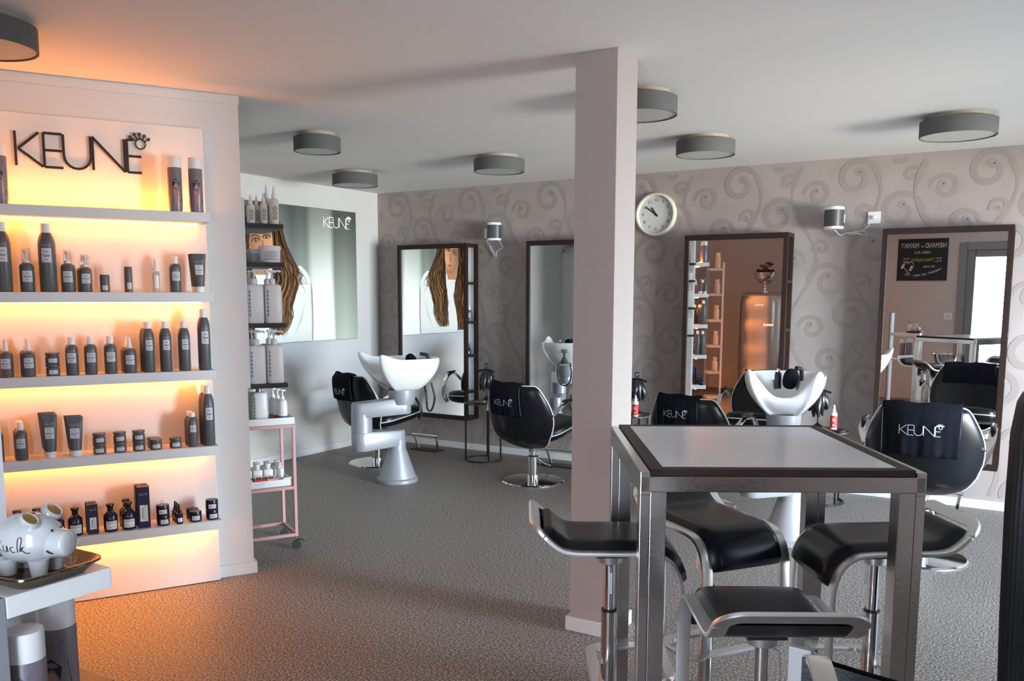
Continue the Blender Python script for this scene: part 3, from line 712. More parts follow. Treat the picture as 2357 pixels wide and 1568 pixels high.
# ------------------------------------------------------------------ light box picture on the left wall
post = thing('picture_lightbox', 'large light box picture of a long-haired woman in a white sweater', 'picture', (XL, 5.61, 1.062))
PY0, PY1, PZ0, PZ1, PXF = 4.75, 6.47, 1.062, 2.281, XL+.045
pl = lambda x,y,z: (x-XL, y-5.61, z-1.062)
MB().box(XL+.001,PXF-.002,PY0,PY1,PZ0,PZ1,T=pl).build('box_frame', m_greyplastic, post, bevel=0.002)
mb = MB(); rp = random.Random(11)
def pf(lay): return lambda y,z: pl(PXF+lay*.0004, y, z)
def lerp(a,b,t): return tuple(p+(q-p)*t for p,q in zip(a,b))
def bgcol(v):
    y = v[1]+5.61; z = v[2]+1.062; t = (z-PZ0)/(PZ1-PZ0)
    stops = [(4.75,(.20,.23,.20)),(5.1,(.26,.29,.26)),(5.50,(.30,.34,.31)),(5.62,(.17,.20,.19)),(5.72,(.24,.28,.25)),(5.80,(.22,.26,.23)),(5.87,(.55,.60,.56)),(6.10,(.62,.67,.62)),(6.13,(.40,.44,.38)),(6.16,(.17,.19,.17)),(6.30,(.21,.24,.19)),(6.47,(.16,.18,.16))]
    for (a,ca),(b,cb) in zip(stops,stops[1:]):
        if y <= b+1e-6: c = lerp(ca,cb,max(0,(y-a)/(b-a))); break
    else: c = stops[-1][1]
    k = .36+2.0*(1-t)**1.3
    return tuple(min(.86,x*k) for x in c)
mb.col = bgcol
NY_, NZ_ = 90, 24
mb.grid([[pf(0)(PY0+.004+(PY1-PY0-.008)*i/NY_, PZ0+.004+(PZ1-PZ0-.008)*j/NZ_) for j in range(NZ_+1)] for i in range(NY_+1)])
def put(poly, col, lay): mb.col = col; mb.poly(poly, pf(lay))
put([(4.755,1.07),(5.855,1.07),(5.865,1.30),(5.862,1.52),(5.84,1.63),(5.79,1.70),(5.72,1.75),(5.62,1.74),(5.40,1.72),(5.20,1.71),(5.02,1.74),(4.90,1.66),(4.755,1.60)], (.74,.76,.72), 1)      # sweater
put([(5.855,1.07),(5.865,1.30),(5.862,1.52),(5.84,1.63),(5.838,1.52),(5.845,1.30),(5.838,1.07)], (.30,.33,.30), 2)
for a, b in (((5.62,1.12),(5.76,1.42)),((5.66,1.62),(5.78,1.50)),((5.48,1.10),(5.55,1.2))): mb.col = (.50,.53,.50); mb.ribbon([a,((a[0]+b[0])/2+.02,(a[1]+b[1])/2),b], lambda t: .016*sin(PI*min(.98,max(.02,t)))+.002, pf(2))
put([(5.18,1.66),(5.34,1.66),(5.36,1.80),(5.16,1.80)], (.46,.22,.11), 2)                                                                       # neck
hairpoly = [(5.30,2.277),(5.42,2.22),(5.50,2.10),(5.56,1.93),(5.64,1.80),(5.70,1.72),(5.66,1.60),(5.64,1.45),(5.58,1.32),(5.50,1.20),(5.42,1.13),(5.36,1.20),(5.33,1.40),(5.37,1.60),(5.38,1.78),(5.38,1.98),(5.30,2.12),(5.16,2.10),(5.13,1.95),(5.13,1.80),(5.20,1.62),(5.22,1.45),(5.18,1.30),(5.14,1.12),(5.06,1.08),(4.98,1.14),(4.94,1.40),(4.96,1.70),(5.00,2.00),(5.06,2.20),(5.16,2.277)]
put(hairpoly, (.055,.026,.012), 3)
def facecol(v):
    y = v[1]+5.61; z = v[2]+1.062; q = max(0,min(1,(y-5.12)/.26)); a = lerp((.26,.095,.040),(.66,.34,.18),q**.8)
    if z > 2.08: a = lerp(a,(.30,.14,.07),min(1,(z-2.08)/.09))
    if z < 1.80: a = lerp(a,(.34,.14,.065),min(1,(1.80-z)/.07))
    d = math.hypot((y-5.345)/.05,(z-1.87)/.05); a = lerp((.74,.42,.25),a,min(1,d))
    return a
def ellgrid(cy, cz, ry, rz, tilt, colf, lay, nr=7, na=26):
    mb.col = colf; rows_ = []
    for i in range(nr+1):
        q = max(.001,i/nr); rows_.append([(lambda a: pf(lay)(cy+q*(ry*cos(a)*cos(tilt)-rz*sin(a)*sin(tilt)), cz+q*(ry*cos(a)*sin(tilt)+rz*sin(a)*cos(tilt))*(1.0)))(2*PI*k/na) for k in range(na)])
    mb.grid(rows_, closev=True)
ellgrid(5.262,1.955,.132,.232,R(6),facecol,4)
for cy, cz in ((5.325,1.985),(5.205,1.950)):
    ellgrid(cy,cz+.010,.050,.026,R(10),lambda v: (.30,.125,.060),5,3,14)
    put([(cy-.040,cz-.004),(cy-.015,cz+.011),(cy+.015,cz+.012),(cy+.040,cz),(cy+.012,cz-.009),(cy-.015,cz-.010)], (.42,.36,.32), 6)
    put([(cy+.0125*cos(a), cz+.001+.0115*sin(a)) for a in [2*PI*k/12 for k in range(12)]], (.035,.018,.010), 7)
    put([(cy+.005+.0035*cos(a), cz+.005+.0035*sin(a)) for a in [2*PI*k/8 for k in range(8)]], (.8,.8,.8), 8)
    mb.col = (.02,.010,.007); mb.ribbon([(cy-.046,cz-.006),(cy-.016,cz+.014),(cy+.016,cz+.015),(cy+.048,cz+.002)], .008, pf(8))
    mb.ribbon([(cy-.040,cz-.004),(cy,cz-.012),(cy+.040,cz)], .003, pf(8))
    mb.col = (.07,.033,.016); mb.ribbon([(cy-.055,cz+.030),(cy-.01,cz+.047),(cy+.055,cz+.034)], lambda t: .004+.009*sin(PI*min(.95,t+.15)), pf(6))
put([(5.275,1.865),(5.315,1.868),(5.30,1.885),(5.285,1.96),(5.272,1.95)], (.34,.14,.065), 6)
put([(5.255,1.815),(5.285,1.828),(5.30,1.822),(5.318,1.828),(5.345,1.818),(5.30,1.795)], (.38,.10,.07), 6)
def strand(pts, col, w): mb.col = col; mb.ribbon(pts, lambda t: w*(1-.7*t)+.001, pf(9+rp.randrange(6)))
BR = [(.055,.026,.012),(.10,.046,.018),(.18,.088,.032),(.34,.19,.075),(.035,.017,.009),(.13,.055,.018)]
for side in (1,-1):
    for k in range(230):
        u = rp.random()
        if side > 0: P = [(5.28+.06*u,2.25),(5.395+.075*u,2.08-.02*u),(5.41+.14*u,1.86),(5.40+.27*u,1.70),(5.38+.25*u+rp.uniform(-.02,.02),1.50),(5.36+.22*u+rp.uniform(-.03,.03),1.30),(5.38+.10*u+rp.uniform(-.04,.04),1.13+.10*rp.random())]
        else: P = [(5.25-.04*u,2.25),(5.14-.08*u,2.08),(5.12-.12*u,1.86),(5.15-.18*u,1.68),(5.20-.22*u+rp.uniform(-.02,.02),1.48),(5.17-.19*u+rp.uniform(-.02,.02),1.28),(5.12-.12*u+rp.uniform(-.03,.03),1.08+.06*rp.random())]
        cut = rp.randrange(0,3); P = P[cut:]
        Q = smooth_path([(a,b,0) for a,b in P], 5)
        for q in Q:
            if q.y < 1.95: q.x += .020*min(1,(1.95-q.y)*3)*sin(19*q.y+2.5*u+side)+.006*sin(47*q.y+9*u)
        strand([(q.x,q.y) for q in Q], BR[rp.randrange(6)], rp.uniform(.004,.015))
for k in range(22):
    y0 = rp.uniform(5.60,5.68); strand([(y0,1.74),(y0+rp.uniform(.02,.1),1.66),(y0+rp.uniform(0,.12),1.58)], BR[rp.randrange(3)], .004)
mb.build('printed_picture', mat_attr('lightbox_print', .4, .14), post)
l = MB(); logo_flat(l, .345, lambda u,v: pl(PXF+.007, 6.020+u, 2.115+v), .014)
l.build('logo_print', mat('white_print', (.85,.85,.85), .5, emit=(1,1,1), estr=.5), post)

# ------------------------------------------------------------------ ceiling lamps
def lamp(x, y, d, label):
    t = thing('ceiling_lamp', label, 'ceiling lamp', (x,y,2.385), 0, 'round grey ceiling lamps'); r = d/2
    MB().lathe([(r*.78,.085),(r*.78,.1145)], 32).build('ceiling_mount', m_lampring, t, smooth=40)
    MB().lathe([(r-.008,.004),(r-.006,0),(r,0),(r,.085),(r-.006,.088),(0,.088)], 48, cap=False).build('drum', m_lampdrum, t, smooth=40)
    MB().lathe([(0,.005),(r-.008,.005),(r-.008,.010),(0,.010)], 48, cap=False).build('diffuser', m_lampdiff, t, smooth=40)
lamp(-3.97,4.10,.29,'small grey drum lamp on the ceiling beyond the end of the display wall')
lamp(-4.94,5.53,.37,'grey drum lamp on the ceiling in the far left corner above the picture')
lamp(-3.48,5.45,.37,'grey drum lamp on the ceiling left of the column')
lamp(-1.80,4.12,.37,'grey drum lamp partly hidden behind the top of the column')
lamp(-1.935,5.48,.37,'grey drum lamp on the ceiling above the wall clock side')
lamp(-.50,5.565,.40,'grey drum lamp on the ceiling at the far right')
lamp(-3.36,1.765,.38,'grey drum lamp cut by the top left corner of the view')

# ------------------------------------------------------------------ styling mirrors
MY = 6.647
def mirror(x0, x1, label, side=True, yaw=0.0):
    t = thing('styling_mirror', label, 'mirror', ((x0+x1)/2, MY, .31), yaw, 'framed styling mirrors on the wallpaper wall'); a = (x1-x0)/2; z1 = 1.655; b = .042; y1 = YB-MY-.002
    mb = MB(); mb.box(-a,a,0,.03,z1-b,z1); mb.box(-a,a,0,.03,0,b); mb.box(-a,-a+b*.8,0,.03,b,z1-b); mb.box(a-b*.8,a,0,.03,b,z1-b); mb.build('front_frame', m_wood, t, bevel=0.002)
    MB().box(-a+b*.8,a-b*.8,.012,.018,b,z1-b).build('mirror_glass', m_mirror, t)
    mb = MB(); mb.box(-a,-a+.02,.03,y1,0,z1); mb.box(-a+.02,a,.03,y1,0,.03); mb.box(-a+.02,a,.03,y1,z1-.03,z1); mb.box(a-.03,a,y1-.034,y1,.03,z1-.03); mb.build('rear_frame', m_wood, t)
    MB().box(a-.125,a-.115,.031,y1-.012,.031,z1-.031).box(a-.114,a-.0305,y1-.012,y1-.002,.031,z1-.031).build('niche_back', m_whitepl, t)
    sh = []
    for z in (1.30,.935,.62,.28):
        MB().box(a-.114,a,.0305,y1-.0305,z-.022,z).build('side_shelf', m_wood, t); sh.append(z)
    return t
mirror(-5.417,-4.603,'framed mirror nearest the picture wall, reflecting the picture')
mirror(-3.961,-3.147,'framed mirror half hidden by the left side of the column')
mirror(-2.494,-1.690,'framed mirror right of the clock, reflecting the fridge and vase', yaw=R(.85))
mirror(-1.034,-.228,'framed mirror at the right, reflecting the bar table and chalkboard', yaw=R(-.2))
def small(kind, r, h, x, z, y, label): place(kind, r, h, (x,y,z+.0006), 0, label, NOUN[kind][1], 'bottles in the mirror side shelves')
small('mist',.022,.150,-4.637,.31+.935,MY+.10,'grey spray bottle in the side niche of the picture-side mirror')
small('njar',.020,.040,-4.665,.31+.935,MY+.055,'small dark jar beside the grey spray bottle in the mirror niche')
small('drop',.016,.110,-4.630,.31+.62,MY+.085,'dark dropper bottle in the lower niche of the picture-side mirror')
small('clear',.017,.135,-4.662,.31+.62,MY+.06,'clear bottle in the lower niche of the picture-side mirror')

# ------------------------------------------------------------------ speakers, sockets, cables, clock
def speaker(x, z, rz, label):
    t = thing('wall_speaker', label, 'speaker', (x,YB-.115,z), rz, 'small wall speakers'); r=.065
    def sec(k): return [(r*k*math.copysign(abs(cos(a))**.8,cos(a)), r*k*math.copysign(abs(sin(a))**.8,sin(a))) for a in [2*PI*j/32 for j in range(32)]]
    def loft(prof): 
        rows = [[(x_,y_,zz) for x_,y_ in sec(k)] for k,zz in prof]; m_=MB(); m_.grid(rows,closev=True); m_.face(range(32)); b=len(m_.v)-32; m_.face([b+j for j in range(32)]); return m_
    loft([(1,.018),(1,.138)]).build('grille', m_spk, t, smooth=40)
    loft([(.94,0),(1,.005),(1.005,.018)]).build('bottom_cap', m_cap, t, smooth=40)
    loft([(1.005,.138),(1.0,.155),(.95,.160)]).build('top_cap', m_cap, t, smooth=40)
    MB().box(-.02,.02,.05,.113,.05,.11).build('wall_bracket', m_cap, t)
speaker(-4.350,1.985,R(25),'small grey speaker with white ends left of the column')
speaker(-1.385,1.98,R(-20),'small grey speaker with white ends between the right mirrors')
def socket(x, z, label):
    t = thing('wall_socket', label, 'socket', (x,YB-.001,z), 0, 'wall sockets on the wallpaper wall')
    MB().box(-.043,.043,-.010,0,-.043,.043).build('plate', m_cap, t, bevel=.002)
    mp = MB(); mp.lathe([(.014,0),(.014,.022),(.008,.026),(0,.026)], 14, T=lambda a,b,c: (a,-.010-c,b)); mp.build('plug', m_offwhite, t, smooth=40)
socket(-4.486,2.06,'white wall socket left of the column speaker')
socket(-1.128,2.06,'white wall socket right of the right-hand speaker')
def cable(pts, label):
    tag(MB().tube(smooth_path(pts,6), .0032, 6).build('speaker_cable', m_whitepl, smooth=60), label, 'cable', 'white speaker cables')
yy = YB-.03
cable([(-4.48,yy,2.05),(-4.49,yy,2.0),(-4.44,yy,1.93),(-4.41,yy,1.86),(-4.38,yy,1.84),(-4.40,yy-.004,1.88),(-4.45,yy-.004,1.95),(-4.43,yy-.008,1.90),(-4.38,yy-.008,1.85),(-4.37,yy-.01,1.89),(-4.34,yy,1.91),(-4.30,yy-.02,1.93),(-4.32,yy-.05,1.984)],'looped white cable under the speaker left of the column')
cable([(-1.13,yy,2.05),(-1.17,yy,1.99),(-1.21,yy,1.965),(-1.25,yy,1.955),(-1.19,yy-.004,1.935),(-1.17,yy-.004,1.955),(-1.23,yy-.006,1.965),(-1.29,yy-.006,1.945),(-1.20,yy-.01,1.945),(-1.30,yy-.01,1.955),(-1.35,yy-.01,1.94),(-1.385,yy-.05,1.978)],'looped white cable under the right-hand speaker')
ck = thing('wall_clock', 'round cream wall clock with black numerals right of the column', 'clock', (-2.822,YB-.001,2.158))
cT = lambda a,b,c: (a,-c,b)
MB().lathe([(.150,.012),(.152,.030),(.160,.040),(.170,.038),(.178,.026),(.178,0),(.0,0)], 56, T=cT, cap=False).build('rim', m_clockrim, ck, smooth=45)
MB().lathe([(0,.010),(.153,.010)], 56, T=cT, cap=False).build('dial', m_clockface, ck)
l = MB()
for k in range(1,13):
    a = R(90-30*k); text_polys(l, str(k), .036, lambda u,v: (u+.118*cos(a), -.0108, v+.118*sin(a)))
l.build('numerals', m_ink, ck)
for nm, ang, ln, wd in (('hour_hand', 90-30*10.85, .070, .011), ('minute_hand', 90-6*51.0, .108, .008)):
    a = R(ang); MB().bar([(-.02*cos(a),-.014,-.02*sin(a)),(ln*cos(a),-.014,ln*sin(a))], wd, .002, ref=lambda i: (-sin(a),0,cos(a))).build(nm, m_ink, ck)
MB().lathe([(.009,.012),(.009,.018)], 14, T=cT).build('hand_boss', m_ink, ck)

# ------------------------------------------------------------------ styling chairs (face +y local)
BW = [(0,.05),(.03,.135),(.08,.185),(.16,.232),(.28,.270),(.42,.292),(.55,.300),(.68,.290),(.80,.266),(.90,.240),(.96,.222),(.99,.205),(1.0,.185)]
def bwid(t):
    for (a,wa),(b,wb) in zip(BW,BW[1:]):
        if t <= b: return wa+(wb-wa)*(t-a)/(b-a)
    return BW[-1][1]
BH = .53
def backpt(a, t, off):
    """a -1..1 across, t 0..1 upwards; off signed thickness along -y(rear) / +y(front)"""
    wd = bwid(t); x = a*wd
    y = -.20-.10*sin(min(1,t*1.0)*PI*.5)-.02*t + .10*abs(a)**2.2*(.4+.6*sin(PI*min(1,max(0,t))))
    if t < .25: y += .14*(1-t/.25)**1.7
    z = BH*t
    edge = max(0,1-abs(a)**4)**.5*max(0.0,1-abs(2*t-1)**10)**.5
    return (x, y+off*edge, z)
def make_chair(label, loc, rz, lift):
    t = thing('styling_chair', label, 'chair', loc, rz, 'black styling chairs at the mirrors'); z0 = lift
    mb = MB(); NA, NT = 18, 20; ts = [((1-cos(PI*j/NT))/2) for j in range(NT+1)]; aa = [sin(PI/2*(-1+2*i/NA)) for i in range(NA+1)]
    for off in (-.035,.045):
        mb.grid([[tuple(Vector(backpt(a,q,off))+Vector((0,0,z0))) for a in aa] for q in ts])
    mb.build('backrest', m_leather, t, smooth=70)
    out = [Vector(backpt(1,q,0))+Vector((0,0,z0)) for q in ts]+[Vector(backpt(a,1,0))+Vector((0,0,z0)) for a in aa[::-1][1:-1]]+[Vector(backpt(-1,q,0))+Vector((0,0,z0)) for q in ts[::-1]]
    MB().tube(out, .0055, 6, closed=True).build('back_piping', m_piping, t, smooth=60)
    tilt = R(9)
    def sT(x,y,z): return (x, y*cos(tilt)-z*sin(tilt), y*sin(tilt)+z*cos(tilt)+z0+.085)
    MB().superq((0,.115,.055), .262, .265, .070, .55, 28, 14, T=sT).build('seat', m_leather, t, smooth=70)
    p = lambda x,e: math.copysign(abs(x)**e,x)
    MB().tube([sT(.264*p(cos(b),.55),.115+.267*p(sin(b),.55),.055) for b in [2*PI*k/40 for k in range(40)]], .005, 6, closed=True).build('seat_piping', m_piping, t, smooth=60)
    for s in (-1,1):
        pth = smooth_path([(s*.295,-.20,z0+.30),(s*.325,-.13,z0+.36),(s*.330,-.02,z0+.395),(s*.330,.10,z0+.375),(s*.325,.20,z0+.30),(s*.305,.255,z0+.20),(s*.265,.26,z0+.12)], 5)
        MB().bar(pth, .040, .010, ref=(1,0,0)).build('armrest', m_warmchrome, t, smooth=50, bevel=.003)
        MB().superq((s*.33,.0,z0+.408),.017,.11,.012,.7,12,8).build('arm_pad', m_leather, t, smooth=60)
    MB().lathe([(.034,z0-.03),(.034,z0+.012),(.09,z0+.02),(.11,z0+.03),(0,z0+.03)], 24).build('seat_plate', m_greyplastic, t, smooth=40)
    MB().lathe([(.048,.02),(.048,z0-.07),(.040,z0-.066),(.030,z0-.06),(.030,z0+.0)], 28).build('column', m_chrome, t, smooth=40)
    MB().lathe([(.255,0),(.255,.006),(.245,.014),(.08,.022),(0,.022)], 56).build('base_disc', m_chrome, t, smooth=30)
    mb = MB(); mb.tube([(.05,0,z0-.09),(.10,.02,.15),(.15,.04,.135)], .006, 6); mb.tube([(-.05,0,z0-.09),(.02,.06,.15),(.05,.07,.135)], .006, 6); mb.build('pump_lever', m_chrome, t, smooth=50)
    MB().bar([(.03,.075,.13),(.165,.035,.13)], .022, .014, ref=(0,0,1)).build('foot_pedal', m_black, t)
    return t
def make_towel(chair, label, rear, front, x0, x1, lift, logo=True, lz=.78, lw=.17):
    t = thing('salon_towel', label, 'towel', chair.location, chair.rotation_euler.z, 'dark towels over the chair backs')
    rt = random.Random(len(label)); ph = rt.uniform(0,6)
    rows = []
    def pt(x, q, off): 
        wd = bwid(q); a = max(-.985,min(.985,x/wd)); v = Vector(backpt(a,q,off)); v.x = x; return v
    prof = [('r',q) for q in [rear+(1-rear)*k/12 for k in range(12)]]+[('r',.985),('t',0),('f',.985)]+[('f',q) for q in [1-(1-front)*k/8 for k in range(1,9)]]
    NXN = 26
    for kind, q in prof:
        row = []
        for i in range(NXN+1):
            x = x0+(x1-x0)*i/NXN
            if kind == 't': v = pt(x,1.0,0); v.y += .005; v.z = BH+.020
            else:
                v = pt(x,q,-.035 if kind == 'r' else .045); k = (1-q)/(1-rear); v.y += (-1 if kind == 'r' else 1)*(.012+.006*k*sin(9*x/.2+ph)+.004*k*sin(23*x/.2))
            v.z += lift+.004*sin(7*x/.2+ph)*(1 if q < rear+.05 else 0); row.append(tuple(v))
        rows.append(row)
    o = MB().grid(rows).build('towel_cloth', m_towel, t, smooth=80)
    md = o.modifiers.new('thickness','SOLIDIFY'); md.thickness = .005; md.offset = 1
    # lighter hem folds at the side edge
    mb = MB()
    for xs in (x0+.004,x1-.004):
        mb.tube([tuple(Vector(pt(xs,q,-.035))+Vector((0,-.019,lift))) for q in [rear+.01+(.96-rear)*k/8 for k in range(9)]], .0035, 6)
    mb.build('side_hem', mat('hem_edge',(.05,.055,.075),.8), t, smooth=60)
    if logo:
        l = MB(); xm = (x0+x1)/2
        logo_flat(l, lw, lambda u,v: tuple(pt(xm-lw/2+u, lz-.08+v/BH, -.035)+Vector((0,-.0255,lift))), .018)
        l.build('embroidered_logo', m_silverprint, t)
    return t
CH = [((-5.01,5.83,0), R(-12), .275, 'black styling chair behind the left washbasin'),
      ((-3.46,5.93,0), R(-2), .275, 'black styling chair between the left washbasin and the column'),
      ((-2.04,5.86,0), R(-4), .275, 'black styling chair behind the bar table near the right washbasin'),
      ((-.545,5.36,0), R(2), .38, 'black styling chair at the right, in front of the right mirror')]
TW = [('dark towel with silver logo on the chair behind the left washbasin', .60,.80,-.205,.11,.78,.165),
      ('dark towel with silver logo on the chair left of the column', .56,.80,-.205,.10,.79,.165),
      ('dark towel with silver logo on the chair behind the bar table', .62,.80,-.20,.12,.84,.165),
      ('long dark towel with silver logo on the right-hand chair', .50,.72,-.205,.185,.80,.20)]
for (loc,rz,lift,lab),(tlab,rear,front,x0,x1,lz,lw) in zip(CH,TW):
    c = make_chair(lab, loc, rz, lift); make_towel(c, tlab, rear, front, x0, x1, lift, True, lz, lw)

# ------------------------------------------------------------------ washbasins (neck rest faces -y local)
def rim(phi):
    """plan and height of the bowl rim"""
    e = .72; x = .245*math.copysign(abs(cos(phi))**e,cos(phi)); y = .285*math.copysign(abs(sin(phi))**e,sin(phi))
    d = (phi+PI/2+PI) % (2*PI)-PI; dd = math.degrees(abs(d))
    nt = math.exp(-(dd/25)**2); hn = math.exp(-((dd-47)/15)**2)
    z = -.130*nt+.048*hn; y += .075*nt; y -= .060*hn; x *= 1+.07*hn
    return x, y, z
def make_basin(label, cone, elbow, bowl, head, rimz, cloth_label):
    t = thing('wash_basin', label, 'washbasin', (cone[0],cone[1],0), 0, 'white washbasins on swivel stands')
    ox, oy = cone
    def B(x,y,z): c_,s_ = cos(head),sin(head); return (bowl[0]-ox+x*c_-y*s_, bowl[1]-oy+x*s_+y*c_, rimz+z)
    N = 72; ph = [2*PI*k/N for k in range(N)]; rows = []
    for k in range(13):                        # outside, bottom to rim
        q = k/12; row = []
        for a in ph:
            x,y,z = rim(a); sc = .42+.58*(1-(1-q)**1.9); zz = -.245+(z+.245)*q**1.05
            row.append(B(x*sc, y*sc+.02*(1-q), zz))
        rows.append(row)
    for k in range(1,4):                       # rolled lip
        row = []
        for a in ph:
            x,y,z = rim(a); s2 = 1-.028*k; row.append(B(x*s2, y*s2, z+(.006,.005,-.002)[k-1]))
        rows.append(row)
    for k in range(1,11):                      # inside
        q = k/10; row = []
        for a in ph:
            x,y,z = rim(a); sc = .916-.80*q**1.5; zz = (z-.002)*(1-q)**1.2+(-.175)*(1-(1-q)**1.6); row.append(B(x*sc,y*sc+.02*q,zz))
        rows.append(row)
    mb = MB(); mb.grid(rows, closev=True); mb.face(range(N)); b = len(mb.v)-N; mb.face([b+j for j in range(N)])
    mb.build('bowl', m_ceramic, t, smooth=70)
    bz = rimz-.245
    MB().lathe([(.092,bz-.115),(.105,bz-.06),(.108,bz+.0)], 32, (bowl[0]-ox,bowl[1]-oy,0)).build('bowl_neck', m_silverpaint, t, smooth=45)
    # rear cover with slots, hose
    mb = MB(); mb.grid([[B(u*(.085-.02*v), .276-.085*v**1.1-.05*abs(u)**2, -.055-.15*v) for u in [-1+.25*i for i in range(9)]] for v in [k/6 for k in range(7)]])
    cv = mb.build('rear_cover', m_greyplastic, t, smooth=60); md = cv.modifiers.new('thickness','SOLIDIFY'); md.thickness=.012
    mb = MB()
    for k in range(3): mb.bar([B(-.05,.284-.03*k,-.085-.03*k),B(.05,.284-.03*k,-.085-.03*k)], .006, .006)
    mb.build('cover_slots', m_silverpaint, cv)
    MB().tube(smooth_path([B(.06,.23,-.20),B(.075,.25,-.32),B(.04,.24,-.42),B(-.03,.24,-.42),B(-.065,.25,-.32),B(-.05,.22,-.20)],6), .008, 8).build('water_hose', m_black, t, smooth=60)
    mb = MB(); mb.lathe([(.022,0),(.022,.085),(.018,.105),(0,.11)], 18, B(-.05,.13,-.10)); mb.build('mixer_tap', m_black, t, smooth=50)
    MB().lathe([(.012,0),(.012,.02),(0,.022)], 12, B(-.05,.13,.008)).build('tap_button', m_chrome, t, smooth=50)
    mb = MB(); P0 = Vector(B(.09,.17,-.02)); mb.tube(smooth_path([B(.09,.19,-.05),B(.09,.18,.02),B(.06,.13,.035)],4), .014, 10); mb.build('hand_shower', m_black, t, smooth=60)
    # swivel stand
    e = Vector((elbow[0]-ox, elbow[1]-oy, 0)); bo = Vector((bowl[0]-ox, bowl[1]-oy, 0))
    MB().lathe([(.160,0),(.165,.006),(.165,.030),(.150,.040),(.078,.250),(.074,.262)], 44).build('cone_base', m_silverpaint, t, smooth=35)
    MB().lathe([(.070,.262),(.070,.345),(.05,.36)], 36).build('swivel_ring', m_silverpaint, t, smooth=40)
    def limb(A, Bq, z0a, z1a, z0b, z1b, ra, rb, name):
        d = (Bq-A).normalized(); n_ = Vector((-d.y,d.x,0)); poly = []
        for k in range(13): a = PI/2+PI*k/12; poly.append((A+d*ra*cos(a)+n_*ra*sin(a), 0))
        for k in range(13): a = -PI/2+PI*k/12; poly.append((Bq+d*rb*cos(a)+n_*rb*sin(a), 1))
        m_ = MB(); n = len(poly); L = (Bq-A).length
        rows_ = []
        for za,zb,sh in ((z0a,z0b,.93),(z0a+.012,z0b+.012,1),(z1a-.014,z1b-.014,1),(z1a,z1b,.90)):
            row = []
            for p_,_ in poly:
                q = max(0,min(1,(p_-A).dot(d)/L)); base = A+d*(q*L); pp = base+(p_-base)*sh; row.append((pp.x,pp.y,za+(zb-za)*q))
            rows_.append(row)
        m_.grid(rows_, closev=True); m_.face(range(n)); b_ = len(m_.v)-n; m_.face([b_+j for j in range(n)]); m_.build(name, m_silverpaint, t, smooth=35)
    limb(e, Vector((0,0,0)), .285,.435,.30,.42, .082,.068, 'lower_arm')
    MB().lathe([(.0815,.430),(.0815,.56),(.0815,.575)], 36, (e.x,e.y,0)).build('elbow', m_silverpaint, t, smooth=40)
    limb(e, bo, .545,.66,bz-.19,bz-.06, .080,.070, 'upper_arm')
    # dark cloth in the bowl
    c = tag(MB().superq((0,0,0), .048, .040, .068, .8, 18, 10).build('neck_cushion', m_towel, smooth=70), cloth_label, 'cushion', 'dark cloth rolls in the basins')
    q = B(.03,.07,-.030); c.location = (q[0]+ox, q[1]+oy, q[2]); c.rotation_euler = (.3,.2,head)
    return t
make_basin('white washbasin on a silver swivel arm at the left, beside the picture wall', (-4.385,5.345), (-4.50,5.06), (-4.29,5.30), R(-25), 1.0, 'dark cloth roll in the left washbasin')
make_basin('white washbasin behind the bar table, its neck notch facing the camera', (-1.27,5.29), (-1.46,5.17), (-1.385,5.52), R(12), 1.0, 'dark cloth roll in the washbasin behind the bar table')

# ------------------------------------------------------------------ side tables with holders and bottles
def side_table(x, y, lab):
    t = thing('side_table', lab, 'side table', (x,y,0), 0, 'small round side tables between the mirrors'); h=.53
    MB().lathe([(.172,h-.014),(.180,h-.010),(.180,h-.004),(.177,h),(0,h)], 40).build('table_top', mat('dark_metal_top',(.06,.055,.05),.35,metal=.6), t, smooth=40)
    MB().tube([(.165*cos(a),.165*sin(a),.007) for a in [R(-250)+R(300)*k/40 for k in range(41)]], .007, 8).build('floor_ring', m_black, t, smooth=50)
    for a in (-250,-130,-60+20,50): MB().box(.165*cos(R(a))-.006,.165*cos(R(a))+.006,.165*sin(R(a))-.006,.165*sin(R(a))+.006,.007,h-.012).build('leg', m_black, t)
def holder(x, y, z, lab, rz=0):
    t = thing('hanger_stand', lab, 'stand', (x,y,z), rz, 'black stands with hanging gloves')
    MB().lathe([(.060,0),(.060,.008),(.050,.014),(.022,.036),(.009,.046),(.006,.05)], 24).build('foot', m_black, t, smooth=40)
    MB().tube([(0,0,.045),(0,0,.315)], .005, 8).build('pole', m_black, t, smooth=50)
    MB().tube(smooth_path([(-.085,0,.272),(-.04,0,.285),(0,0,.292),(.04,0,.285),(.085,0,.272)],5), .009, 8).build('hanger_bar', m_black, t, smooth=50)
    MB().tube([(.018*cos(a),.004,.325+.018*sin(a)) for a in [2*PI*k/18 for k in range(18)]], .005, 6, closed=True).build('ring', m_black, t, smooth=50)
    rr = random.Random(int(abs(x)*100)); m_vinyl = mat('black_vinyl',(.012,.013,.014),.3)
    for k in range(9):
        a = 2*PI*k/9; x0_, y0_ = .022*cos(a), .022*sin(a); ln = rr.uniform(.12,.19); sp = rr.uniform(1.8,3.0)
        MB().bar(smooth_path([(x0_,y0_,.278),(x0_*1.5,y0_*1.5,.24),(x0_*sp,y0_*sp,.278-ln*.6),(x0_*sp*1.15+rr.uniform(-.01,.01),y0_*sp*1.1,.278-ln)],4), None, None, r=lambda q: .016+.015*sin(PI*q)-.008*q, seg=7).build('hanging_glove', m_vinyl, t, smooth=70)
STX = [(-4.30,6.47),(-2.86,6.47),(-1.34,6.46)]
for (x,y),lab in zip(STX,('round dark side table left of the column','round dark side table behind the column','round dark side table by the right washbasin')): side_table(x,y,lab)
holder(-4.305,6.53,.5306,'black stand with hanging gloves left of the column')
